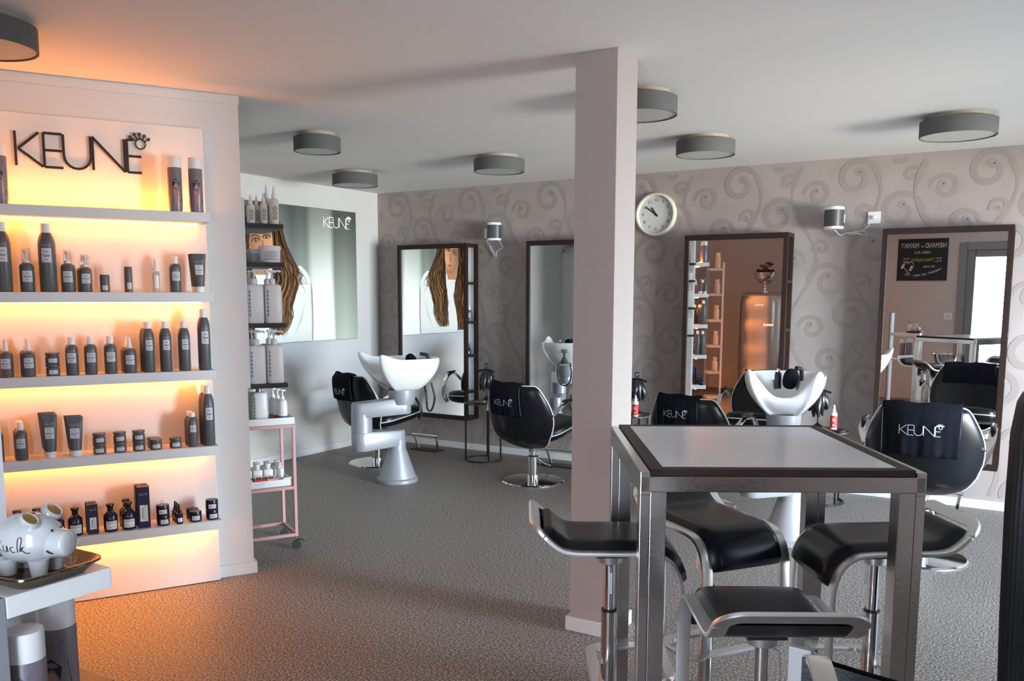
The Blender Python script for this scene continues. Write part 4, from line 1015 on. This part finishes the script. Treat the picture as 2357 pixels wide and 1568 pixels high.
holder(-2.805,6.47,.5306,'black stand with hanging gloves just right of the column')
holder(-1.375,6.45,.5306,'black stand with hanging gloves beside the right washbasin')
def redbottle(x,y,z,lab):
    t = thing('spray_bottle', lab, 'bottle', (x,y,z), 0, 'white and red disinfectant sprays'); r=.024
    MB().lathe([(r*.95,0),(r,.003),(r,.105),(r*.8,.118),(r*.45,.124)], 24).build('bottle_body', m_cap, t, smooth=50)
    MB().lathe([(r*.5,.123),(r*.5,.14),(r*.32,.146),(r*.24,.172),(0,.174)], 16).build('nozzle', m_cap, t, smooth=50)
    l = MB(); curved_label(l, r, r*3.6, .012, .098, 16); l.cur = 1; f = cylmap(r, .03, off=.0012)
    l.ribbon([(-.007,0),(.007,0)], .0045, f); l.ribbon([(0,-.007),(0,.007)], .0045, f); print_lines(l, r, r*1.2, .03, .085, [(.55,.9),(.7,.7),(.85,.6)])
    l.build('red_label', [m_red, m_cap], t, smooth=60); t.rotation_euler = (0,0,R(10))
redbottle(-2.765,6.36,.5306,'white spray with red label just right of the column')
redbottle(-1.255,6.40,.5506,'white spray with red label beside the right washbasin')
tag(MB().box(-.075,.075,-.05,.05,0,.0195).build('small_tray', m_wood, bevel=.003, loc=(-1.255,6.40,.5306), rotz=R(-10)), 'dark little tray under the red-label spray at the right', 'tray')
dsh = thing('wooden_dish', 'flat wooden dish on the side table left of the column', 'dish', (-4.25,6.40,.5306))
MB().lathe([(.05,0),(.085,.010),(.088,.014),(.08,.014),(.048,.006),(0,.006)], 28).build('plate', mat('pale_wood',(.22,.14,.08),.5), dsh, smooth=45); MB().lathe([(.02,.006),(.02,.02),(.016,.024),(0,.024)], 16).build('knob', mat('pale_wood'), dsh, smooth=45)
def footrest(x, y, lab):
    t = thing('footrest', lab, 'footrest', (x,y,0), 0, 'chrome footrests under the mirrors')
    MB().box(-.155,.155,-.085,.06,0,.010).build('base_plate', m_black, t, bevel=.002)
    for s in (-1,1): MB().bar([(s*.115,.0,.010),(s*.135,-.04,.145)], .020, .014, ref=(1,0,0)).build('post', m_chrome, t, bevel=.002)
    MB().tube([(-.155,-.043,.150),(.155,-.043,.150)], .011, 10).build('bar', m_chrome, t, smooth=50)
for x,lab in ((-5.03,'chrome footrest under the mirror by the picture wall'),(-3.55,'chrome footrest under the mirror left of the column'),(-2.09,'chrome footrest under the mirror right of the clock'),(-.57,'chrome footrest under the right-hand mirror')): footrest(x, 6.60, lab)

# ------------------------------------------------------------------ bar table
TA = R(30.9); TC = (-.764, 2.600)
def TUV(u, v): return (TC[0]+u*cos(TA)-v*sin(TA), TC[1]+u*sin(TA)+v*cos(TA))
tb = thing('bar_table', 'high square bar table with white top, dark wood edge and steel legs', 'table', (*TC,0), TA)
HX, HY, TZ = .345, .390, 1.05
ix_, iy_ = HX-.035, HY-.035
MB().box(-ix_,ix_,-iy_,iy_,TZ-.0175,TZ-.0005).build('table_top', m_top, tb)
mb = MB()
for (a,b,c,d) in ((-HX,-ix_,-HY,HY),(ix_,HX,-HY,HY)): mb.prism([(a,-HY),(b,-iy_),(b,iy_),(a,HY)] if a < 0 else [(b,-HY),(b,HY),(a,iy_),(a,-iy_)], lambda u,v: (u,v,TZ-.018), lambda u,v: (u,v,TZ))
for s in (-1,1): mb.prism([(-HX,s*HY),(-ix_,s*iy_),(ix_,s*iy_),(HX,s*HY)], lambda u,v: (u,v,TZ-.018), lambda u,v: (u,v,TZ))
mb.build('wood_edge', m_wood, tb, bevel=.0015)
OX, OY = HX+.028, HY+.004
ZR = TZ-.0185
for s in (-1,1):
    MB().box(-OX+.001,OX-.001,*sorted((s*OY,s*(OY-.055))),ZR-.042,ZR).build('apron', m_steel, tb, bevel=.002)
    MB().box(*sorted((s*OX,s*(OX-.026))),-OY,OY,ZR-.050,ZR+.012).build('side_rail', m_steel, tb, bevel=.002)
for sx in (-1,1):
    for sy in (-1,1):
        mb = MB(); mb.box(*sorted((sx*OX,sx*(OX-.0255))),*sorted((sy*(OY-.001),sy*(OY-.055))),0,ZR-.050); mb.box(*sorted((sx*(OX-.0265),sx*(OX-.069))),*sorted((sy*OY,sy*(OY-.055))),0,ZR-.042)
        mb.build('leg', m_steel, tb, bevel=.0015)

# ------------------------------------------------------------------ bar stools (front, waterfall end, towards +y local; raised lip at -y)
SPROF = [(-.238,.072),(-.212,.046),(-.182,.020),(-.150,.005),(-.10,0),(.0,0),(.10,-.001),(.147,-.010),(.180,-.034),(.200,-.070),(.210,-.110)]
def make_stool(label, loc, rz, z, yaw2=0):
    t = thing('bar_stool', label, 'stool', loc, rz, 'black leather bar stools at the bar table'); HWD = .160
    # frame: one closed flat bar – side runs, raised lip, waterfall legs, bent foot loop
    side = smooth_path([(0,y,zz) for y,zz in SPROF], 3); side = [(q.y,q.z) for q in side]
    foot = [(.213,-.20),(.213,-.32),(.208,-.385),(.186,-.418),(.140,-.432),(.06,-.437),(.0,-.438)]
    lip0 = side[0]; rc = .05
    dl = Vector((0, side[1][0]-side[0][0], side[1][1]-side[0][1])).normalized()
    for s in (-1,1):
        path = [(s*HWD,y,z+zz) for y,zz in side[2:]]+[(s*HWD,y,z+zz) for y,zz in foot]
        MB().bar(path, .038, .012, ref=(1,0,0)).build('frame_side', m_nickel, t, smooth=40, bevel=.002)
    base = Vector((0,side[2][0],z+side[2][1])); lp = []
    for k in range(9): a = PI/2*k/8; q = base-dl*(rc*.9)*sin(a); lp.append((-HWD+rc*(1-cos(a)),q.y,q.z))
    for k in range(8,-1,-1): a = PI/2*k/8; q = base-dl*(rc*.9)*sin(a); lp.append((HWD-rc*(1-cos(a)),q.y,q.z))
    MB().bar(lp, .012, .038, ref=lambda i: Vector((1,0,0)).cross(dl) if 4 < i < 13 else Vector((1,0,0)).cross(dl)).build('lip_bar', m_nickel, t, smooth=40, bevel=.002)
    # foot loop closing behind the post
    fl = [(-HWD,0.005,z-.438)]+[(-HWD+.05*(1-cos(a)),-.05*sin(a),z-.438) for a in [PI/2*k/6 for k in range(1,7)]]
    fl = fl+[(-q[0],q[1],q[2]) for q in fl[::-1]]
    MB().bar(fl, .012, .038, ref=(0,0,1)).build('foot_loop', m_nickel, t, smooth=40)
    MB().bar([(-HWD,.185,z-.405),(HWD,.185,z-.405)], .034, .010, ref=(0,1,0)).build('footrest', m_nickel, t)
    # seat shell with leather
    mb = MB(); rows = []; pr = side[1:]
    for lev in (0,1):
        g = []
        for i,(y,zz) in enumerate(pr):
            a = pr[max(0,i-1)]; b = pr[min(len(pr)-1,i+1)]; d = Vector((b[0]-a[0],b[1]-a[1])).normalized(); nx = Vector((-d.y,d.x))
            e = min(i,len(pr)-1-i); hw = HWD-.008-(.016 if e == 0 else .004 if e == 1 else 0)
            row = []
            for j in range(15):
                u = -1+2*j/14; th = (.030 if lev else -.004)*(1 if lev == 0 else (max(0,1-abs(u)**8))**.5)*(.35 if (e == 0 and lev) else 1)
                row.append((u*hw, y+nx.x*th, z+zz+nx.y*th))
            g.append(row)
        mb.grid(g)
    mb.build('seat', m_leather, t, smooth=70)
    MB().lathe([(.045,z-.05),(.040,z-.075),(.026,z-.082),(.025,z-.05)], 24, cap=False).build('seat_mount', m_nickel, t, smooth=40)
    MB().box(-.05,.05,-.05,.05,z-.050,z-.006).build('seat_block', m_black, t)
    MB().lathe([(.0185,z-.33),(.0185,z-.05)], 20).build('gas_lift', m_chrome, t, smooth=40)
    MB().lathe([(.026,z-.245),(.026,z-.238),(.0185,z-.236)], 20, cap=False).build('lift_collar', m_black, t, smooth=40)
    MB().lathe([(.0255,.012),(.0255,z-.245)], 24).build('post', m_steel, t, smooth=40)
    MB().box(-.165,.165,-.165,.165,0,.012).build('base_plate', m_steel, t, bevel=.002)
    MB().bar([(.02,.0,z-.085),(.045,.0,z-.10),(.05,0,z-.17)], .008, .004, ref=(0,1,0)).build('lift_lever', m_nickel, t)
    return t
ST = [((-.392,.165), -90, .70, 'black leather bar stool left of the bar table'),
      ((-.012,.405), 204, .70, 'black leather bar stool behind the bar table, turned at an angle'),
      ((.485,.175), 94, .70, 'black leather bar stool right of the bar table'),
      ((-.070,-.500), 0, .70, 'black leather bar stool in front of the bar table, nearest the camera')]
for (u,v), a, z, lab in ST: make_stool(lab, (*TUV(u,v),0), TA+R(a), z)

# ------------------------------------------------------------------ black ribbed planter at the right edge
pt_ = thing('tall_planter', 'tall black ribbed planter at the right edge of the view', 'planter', (.128,2.80,0))
prof = [(.150,0),(.165,.02),(.178,.25),(.190,.55),(.197,.85),(.196,1.05),(.188,1.135),(.176,1.160),(.160,1.165),(.150,1.155),(.145,1.10),(.140,.95),(0,.95)]
rows = []
for r_,z_ in [(q[0],q[1]*1.065) for q in prof]:
    row = []
    for k in range(240):
        a = 2*PI*k/240; rr = r_+(.0022*(1 if k % 2 else -1)*(1+.4*sin(k*1.7)) if   .02 < z_ < 1.19 and r_ > .15 else 0); row.append((rr*cos(a),rr*sin(a),z_))
    rows.append(row)
mb = MB(); mb.grid(rows, closev=True); mb.build('planter_body', m_wicker, pt_, smooth=25)

# ------------------------------------------------------------------ waiting chair whose back just enters the frame below
nc = thing('lounge_chair', 'black and steel chair cut by the bottom edge, nearest the camera', 'chair', (-.122,1.418,0), R(-4))
for s in (-1,1):
    MB().bar([(s*.235,.14,0),(s*.235,.14,.862)], .042, .012, ref=(1,0,0)).build('back_post', mat('satin_aluminium',(.34,.33,.33),.6,metal=.4), nc, bevel=.002)
    MB().bar([(s*.235,-.36,0),(s*.235,-.36,.62)], .042, .012, ref=(1,0,0)).build('front_post', m_nickel, nc, bevel=.002)
    MB().bar(smooth_path([(s*.200,.118,.858),(s*.182,.085,.856),(s*.150,.02,.835),(s*.120,-.06,.785),(s*.115,-.16,.70),(s*.16,-.36,.63)],5), .040, .016, ref=(1,0,0)).build('armrest', m_warmchrome, nc, smooth=50, bevel=.004)
mb = MB()
for off in (0,.02): mb.grid([[(-.228+.456*i/10, .125+off+.02*sin(PI*i/10),   .42+.432*j/8-.02*sin(PI*i/10)*(j/8)) for i in range(11)] for j in range(9)])
mb.build('backrest', m_leather, nc, smooth=60)
MB().superq((0,-.11,.43), .225,.245,.045,.4,24,10).build('seat', m_leather, nc, smooth=60)

# ------------------------------------------------------------------ display stand with piggy bank, lower left
ds = thing('display_stand', 'white product stand at the lower left carrying a tray', 'stand', (-1.62,.74,0))
def dl_(x,y,z): return (x+1.62, y-.74, z)
X0,X1,Y0,Y1 = -1.80,-1.452,.56,.934
MB().box(X0,X1,.742,Y1,.962,1.0,T=dl_).build('upper_shelf', m_cap, ds, bevel=.002)
MB().box(X0,X1,.742,Y1,.640,.660,T=dl_).build('lower_shelf', m_cap, ds, bevel=.002)
MB().box(X0,X1,.742,Y1,.0,.07,T=dl_).build('plinth', m_cap, ds, bevel=.002)
MB().box(-1.50,-1.452,.700,.7415,0,.9995,T=dl_).build('post', m_silverpaint, ds, bevel=.002)
MB().box(X0-.02,X0-.0005,.700,Y1,0,1.26,T=dl_).build('back_panel', m_cap, ds)
mb = MB(); mb.box(X0-.025,X0-.0205,.690,Y1+.006,0,1.27,T=dl_); mb.build('back_edge', m_black, ds)
# hammered tray
ty = thing('metal_tray', 'square dark gold tray with raised rim under the piggy bank', 'tray', (-1.530,.833,1.0006), R(3))
a0, b0 = .071, .063
rows = []
for f, z in ((.0,.0),(1.0,.0),(1.32,.022),(1.36,.022),(1.36,.026),(1.30,.026),(1.0,.004),(.0,.004)):
    row = []
    for k in range(48):
        a = 2*PI*k/48; e = .35; row.append((a0*f*math.copysign(abs(cos(a))**e,cos(a)), b0*f*math.copysign(abs(sin(a))**e,sin(a)), z))
    rows.append(row)
MB().grid(rows, closev=True).build('tray_dish', mat('hammered_bronze',(.30,.22,.14),.22,metal=1,bump=(60,.25)), ty, smooth=50)
# piggy bank: snout towards +y/+x, seen three-quarter
pg = thing('piggy_bank', 'glazed white piggy bank with gold ears on the metal tray', 'piggy bank', (-1.538,.836,1.0052), R(24))
def surf(fn, nu=28, nv=18):
    return [[fn(2*PI*j/nu, -PI/2+PI*i/nv) for j in range(nu)] for i in range(nv+1)]
mb = MB(); mb.grid(surf(lambda a,b: (.060*cos(b)*cos(a)*(1.06 if cos(a) < 0 else 1), .047*cos(b)*sin(a), .062+.046*sin(b))), closev=True)
mb.build('body', m_pig, pg, smooth=80)
mb = MB(); sn = lambda x,y,z: (z, x, y+.055)
mb.lathe([(.030,.035),(.027,.055),(.025,.070),(.024,.076),(.018,.079),(0,.080)], 28, T=sn); mb.build('snout', m_pig, pg, smooth=60)
for s in (-1,1):
    c = (.022, s*.030, .100)
    mb = MB(); eT = lambda x,y,z: (c[0]+x*.75+z*.65, c[1]+y+s*z*.3, c[2]-x*.65+z*.75)
    mb.lathe([(.010,-.012),(.017,-.002),(.019,.006),(.015,.010),(.012,.008)], 22, T=eT, cap=False); ear = mb.build('ear', m_pig, pg, smooth=60)
    MB().lathe([(.0125,.0085),(0,.004)], 18, T=eT, cap=False).build('gold_inner_ear', m_gold, ear, smooth=60)
    MB().superq((.0525,s*.012,.080),.0028,.0022,.0028,1,10,8).build('eye', m_ink, pg, smooth=60)
    for xx in (.030,-.030): MB().lathe([(.013,0),(.014,.004),(.018,.03)], 18, (xx,s*.022,0)).build('foot', m_pig, pg, smooth=60)
def pigf(u,v):
    a = R(-90)+u/.055; b = math.asin(max(-.95,min(.95,(v)/.046))); return (.0605*cos(b)*cos(a), .0477*cos(b)*sin(a), .062+.0465*sin(b))
l = MB(); ink = [[(-.045,-.002),(-.040,.012),(-.036,.012),(-.040,-.002),(-.034,-.006)],[(-.030,.006),(-.030,-.004),(-.024,-.005),(-.022,.006),(-.021,-.005)],[(-.010,.004),(-.016,.002),(-.014,-.006),(-.008,-.005)],[(-.004,-.006),(-.002,.018),(.004,.018),(.000,-.004),(.006,.004),(.002,.000),(.010,-.008),(.016,-.007)]]
for st in ink:
    q = smooth_path([(x,y,0) for x,y in st],4); l.ribbon([(p.x+.012,p.y-.008) for p in q], .0014, pigf)
l.build('handwriting', m_ink, pg)
l = MB(); l.tube(smooth_path([(.052,-.030,.048),(.058,-.026,.043),(.060,-.020,.042)],4), .0012, 6); l.build('mouth', m_ink, pg)
MB().box(-.018,.012,-.0022,.0022,.1065,.1085).build('coin_slot', m_ink, pg)
def bigcan(x, y, h, lab, rz):
    place('can', .034, h, (x,y,.6606), rz, lab, 'spray can', 'large spray cans on the display stand')
bigcan(-1.572,.893,.272,'tall portrait spray can at the right end under the stand shelf',R(38))
bigcan(-1.497,.790,.258,'portrait spray can at the front left under the stand shelf',R(38))
bigcan(-1.592,.800,.258,'spray can behind the front left one under the stand shelf',R(38))
bigcan(-1.660,.880,.258,'spray can hidden at the back under the stand shelf',R(38))
bl = thing('low_plinth', 'low dark plinth on the floor between the stand and the lit display', 'plinth', (-2.31,1.10,0))
MB().box(-.295,.295,-.19,.19,0.03,.50).build('plinth_box', mat('dark_brown_gloss',(.05,.028,.014),.22), bl, bevel=.003)
MB().box(-.27,.27,-.165,.165,0,.03).build('recessed_foot', m_black, bl)
cs = thing('customer_bottle', 'white bottle at the left edge beside the piggy bank', 'bottle', (-1.60,.765,1.0006)); 
MB().lathe([(.019,0),(.020,.003),(.020,.105),(.015,.115),(.008,.12)], 24).build('bottle_body', m_cap, cs, smooth=50); MB().lathe([(.009,.119),(.009,.14),(0,.142)], 16).build('cap', m_black, cs, smooth=50); l = MB(); curved_label(l,.020,.05,.02,.08); l.build('label', m_label, cs)

# ------------------------------------------------------------------ things seen in the mirrors
ch = thing('chalkboard', 'black chalkboard with white and green German lettering on the wall behind the camera', 'chalkboard', (-1.63,YF+.0015,1.995))
MB().box(-.325,.325,0,.012,-.295,.295).build('board', m_chalk, ch, bevel=.002)
cb = lambda u,v: (-u,.0128,v)
l = MB(); text_polys(l,'NIEMAND',.062,lambda u,v: cb(u-.165,v*1.6+.195)); text_polys(l,'ist',.042,lambda u,v: cb(u+.005,v+.185)); text_polys(l,'PERFEKT',.062,lambda u,v: cb(u+.168,v*1.5+.195))
text_polys(l,'ABER ALS',.050,lambda u,v: cb(u,v+.10)); text_polys(l,'ist man',.052,lambda u,v: cb(u-.09,v-.095))
for k,c in enumerate('VERDAMMT NAH DRAN'):
    a = (k-8)/8.0; text_polys(l, c, .042, lambda u,v: cb(u-.075+.165*a, v-.20+.045*(-a)*1.0+.02*a*a)) if c != ' ' else None
for s in (-1,1): l.ribbon([(s*.165,.02),(s*.25,.02),(s*.23,-.003),(s*.25,-.028),(s*.165,-.028)], .006, cb); l.ribbon(arc(s*.20,-.004,.004,0,360,8), .004, cb)
hp = [(.20,-.08)]+arc(.225,-.075,.03,180,20,6)+arc(.175+.0,-.075,.03,160,0,2)[:0]
l.ribbon(smooth_path([(.18,-.06,0),(.16,-.03,0),(.13,-.04,0),(.11,-.08,0),(.14,-.16,0)],4) and [(q.x,q.y) for q in smooth_path([(.18,-.06,0),(.155,-.03,0),(.12,-.045,0),(.11,-.09,0),(.14,-.16,0)],4)], .006, cb)
l.ribbon([(q.x,q.y) for q in smooth_path([(.18,-.06,0),(.20,-.035,0),(.235,-.05,0),(.24,-.08,0),(.25,-.11,0)],4)], .006, cb)
l.poly([(.22,-.06),(.245,-.05),(.275,-.10),(.27,-.13),(.245,-.12)], cb); l.poly([(.12,-.09),(.14,-.08),(.17,-.15),(.15,-.16)], cb); l.ribbon([(.24,-.10),(.17,-.19)], .008, cb); l.ribbon(arc(.165,-.205,.015,0,360,12), .005, cb); l.ribbon(arc(.20,-.205,.015,0,360,12), .005, cb)
l.build('white_chalk_lettering', m_chalkw, ch)
l = MB(); text_polys(l,'Hairstylist',.072,lambda u,v: cb(u,v+.0)); l.build('green_chalk_lettering', m_chalkg, ch)
sw = thing('light_switch', 'white square light switch beside the entrance door', 'switch', (-1.255,YF+.0012,1.20)); MB().box(-.052,.052,0,.009,-.05,.05).build('plate', m_cap, sw, bevel=.002); MB().box(-.022,.022,.009,.013,-.022,.022).build('rocker', m_offwhite, sw, bevel=.001)
bo = thing('footed_bowl', 'polished steel bowl on a foot seen in the right mirror', 'bowl', (-1.18,.52,0)); 
MB().lathe([(.13,0),(.13,.012),(.03,.03),(.02,.10),(.02,.42),(.045,.47),(.02,.50),(.02,.53)], 28).build('tall_foot', m_chrome, bo, smooth=45)
MB().lathe([(.02,.53),(.07,.545),(.12,.60),(.145,.68),(.150,.72),(.146,.72),(.115,.61),(.06,.56),(0,.55)], 36, cap=False).build('bowl_shell', m_chrome, bo, smooth=50)
# fridge with vase
fr = thing('retro_fridge', 'rounded silver retro fridge seen in the mirror right of the clock', 'fridge', (-3.41,.32,0), R(0))
def rr_(w,d,r,n=6):
    P = []
    for cx,cy,a in ((w-r,d-r,0),(-w+r,d-r,90),(-w+r,-d+r,180),(w-r,-d+r,270)): P += arc(cx,cy,r,a,a+90,n)
    return P
def rloft(levels, w, d, r):
    m_ = MB(); base = rr_(w,d,r); rows = [[(x*k,y*k2,z) for x,y in base] for z,k,k2 in levels]; m_.grid(rows, closev=True); n=len(base); m_.face(range(n)); b=len(m_.v)-n; m_.face([b+j for j in range(n)]); return m_
rloft([(.04,1,1),(1.42,1,1),(1.48,.975,.97),(1.515,.90,.90),(1.53,.78,.78)], .30,.24,.05).build('cabinet', m_fridge, fr, smooth=40)
mb = MB(); base = [(-.292,.06),(.292,.06)]
rows = []
for z,k in ((.08,.97),(.10,1),(1.36,1),(1.43,.97),(1.475,.86)):
    rows.append([(x_*k, .2405+dd, z) for x_,dd in [(-.295,0)]+[(-.295+.59*i/12, .045*(1-abs(-1+2*i/12)**4)+.008) for i in range(13)]+[(.295,0)]])
mb.grid(rows); b = len(mb.v); mb.build('fridge_door', m_fridge, fr, smooth=50)
MB().bar([(.05,.30,1.06),(.07,.325,1.06),(.22,.325,1.06),(.24,.295,1.06)], .03, .014, ref=(0,0,1)).build('handle', m_chrome, fr, smooth=40)
MB().box(-.06,.06,.294,.298,1.335,1.355).build('badge', m_chrome, fr)
MB().box(-.27,.27,-.2,.2,0,.04).build('foot_plinth', m_black, fr)
va = thing('pedestal_vase', 'silver pedestal vase on top of the fridge', 'vase', (-3.41,.35,1.5303))
MB().lathe([(.08,0),(.08,.012),(.03,.03),(.022,.06),(.035,.085),(.022,.105),(.03,.12),(.09,.14),(.145,.20),(.165,.28),(.168,.29),(.160,.285),(.09,.16),(0,.14)], 36, cap=False).build('vase_shell', m_chrome, va, smooth=50)
fl = thing('flower_bouquet', 'dark burgundy and orange flowers in the silver vase', 'flowers', (-3.41,.35,1.70)); rf = random.Random(5)
for k in range(16):
    a = rf.uniform(0,6.28); q = rf.uniform(0,.10); z = .13+rf.uniform(0,.16)-q*.5
    mb = MB()
    for j in range(6): b_ = 2*PI*j/6; mb.superq((q*cos(a)+.022*cos(b_), q*sin(a)+.022*sin(b_), z),.024,.024,.016,1,8,6)
    mb.build('bloom', [m_flower,m_leaf,m_flower,m_flower2][k % 4], fl, smooth=70)
for k in range(8):
    a = 2*PI*k/8; MB().bar(smooth_path([(.01*cos(a),.01*sin(a),0),(.05*cos(a),.05*sin(a),.12),(.13*cos(a),.13*sin(a),.15)],4), .04, .002, ref=(0,0,1)).build('leaf', m_leaf, fl)
# second display tower
dt = thing('display_tower', 'slim white shelf tower with pale bottles seen in the mirror right of the clock', 'shelf tower', (-3.95,1.02,0), R(60.9))
MB().box(.10,.125,-.10,-.075,0,1.95).build('pole', m_cap, dt)
MB().box(-.11,.125,-.10,.10,0,.03).build('base', m_cap, dt)
for z in (.39,.77,1.14,1.51,1.87): MB().box(-.11,.0995,-.10,.10,z-.035,z).build('shelf', m_shelf, dt, bevel=.002)
MAKERS['pale'] = lambda r,h: p_dev(r,h)
for zi,z in enumerate((.39,.77,1.14,1.51,1.87)):
    for k in range(3):
        lx, ly = -.07+.065*k, -.03
        c_,s_ = cos(R(60.9)),sin(R(60.9)); place('dev', .026, .20 if z < 1.8 else .22, (-3.95+lx*c_-ly*s_, 1.02+lx*s_+ly*c_, z+.0006), R(60.9), 'white bottle on the %s shelf of the slim tower, %s along' % (SHN[4-zi] if zi != 0 else 'lowest', ORD[k+1]), 'bottle', 'bottles on the slim tower')
# storage cupboard in the passage
cp = thing('storage_cupboard', 'tall open white cupboard with stocked shelves in the passage, seen in a mirror', 'cupboard', (-5.64,2.12,0))
mb = MB(); mb.box(-.18,.16,-.46,-.42,0,2.15); mb.box(-.18,.16,.42,.46,0,2.05); mb.box(-.18,.16,-.42,.36,2.11,2.15); mb.prism([(.36,2.15),(.46,2.05),(.42,2.04),(.35,2.11)], lambda u,v: (-.18,u,v), lambda u,v: (.16,u,v)); mb.build('carcass', m_shelf, cp)
MB().box(-.18,-.17,-.42,.42,0,2.11).build('back_board', mat('dark_back',(.03,.03,.035),.7), cp)
for z in (.3,.6,.9,1.15,1.4,1.65,1.88): MB().box(-.17,.155,-.4195,.4195,z-.02,z).build('shelf', mat('pale_oak',(.42,.30,.20),.5), cp)
for zi,z in enumerate((1.15,1.4,1.65,1.88)):
    for k in range(4): place('dev' if zi % 2 else 'apo', .03, .15, (-5.54,1.80+.2*k,z+.0006), R(90), 'small bottle on the %s cupboard shelf, %s along' % (('fourth','third','second','top')[zi], ORD[k+1]), 'bottle', 'bottles in the passage cupboard')
# paving outside
struct(MB().box(2.1,12,-8,14,-.2,-.02).build('ground_outside', m_ground))
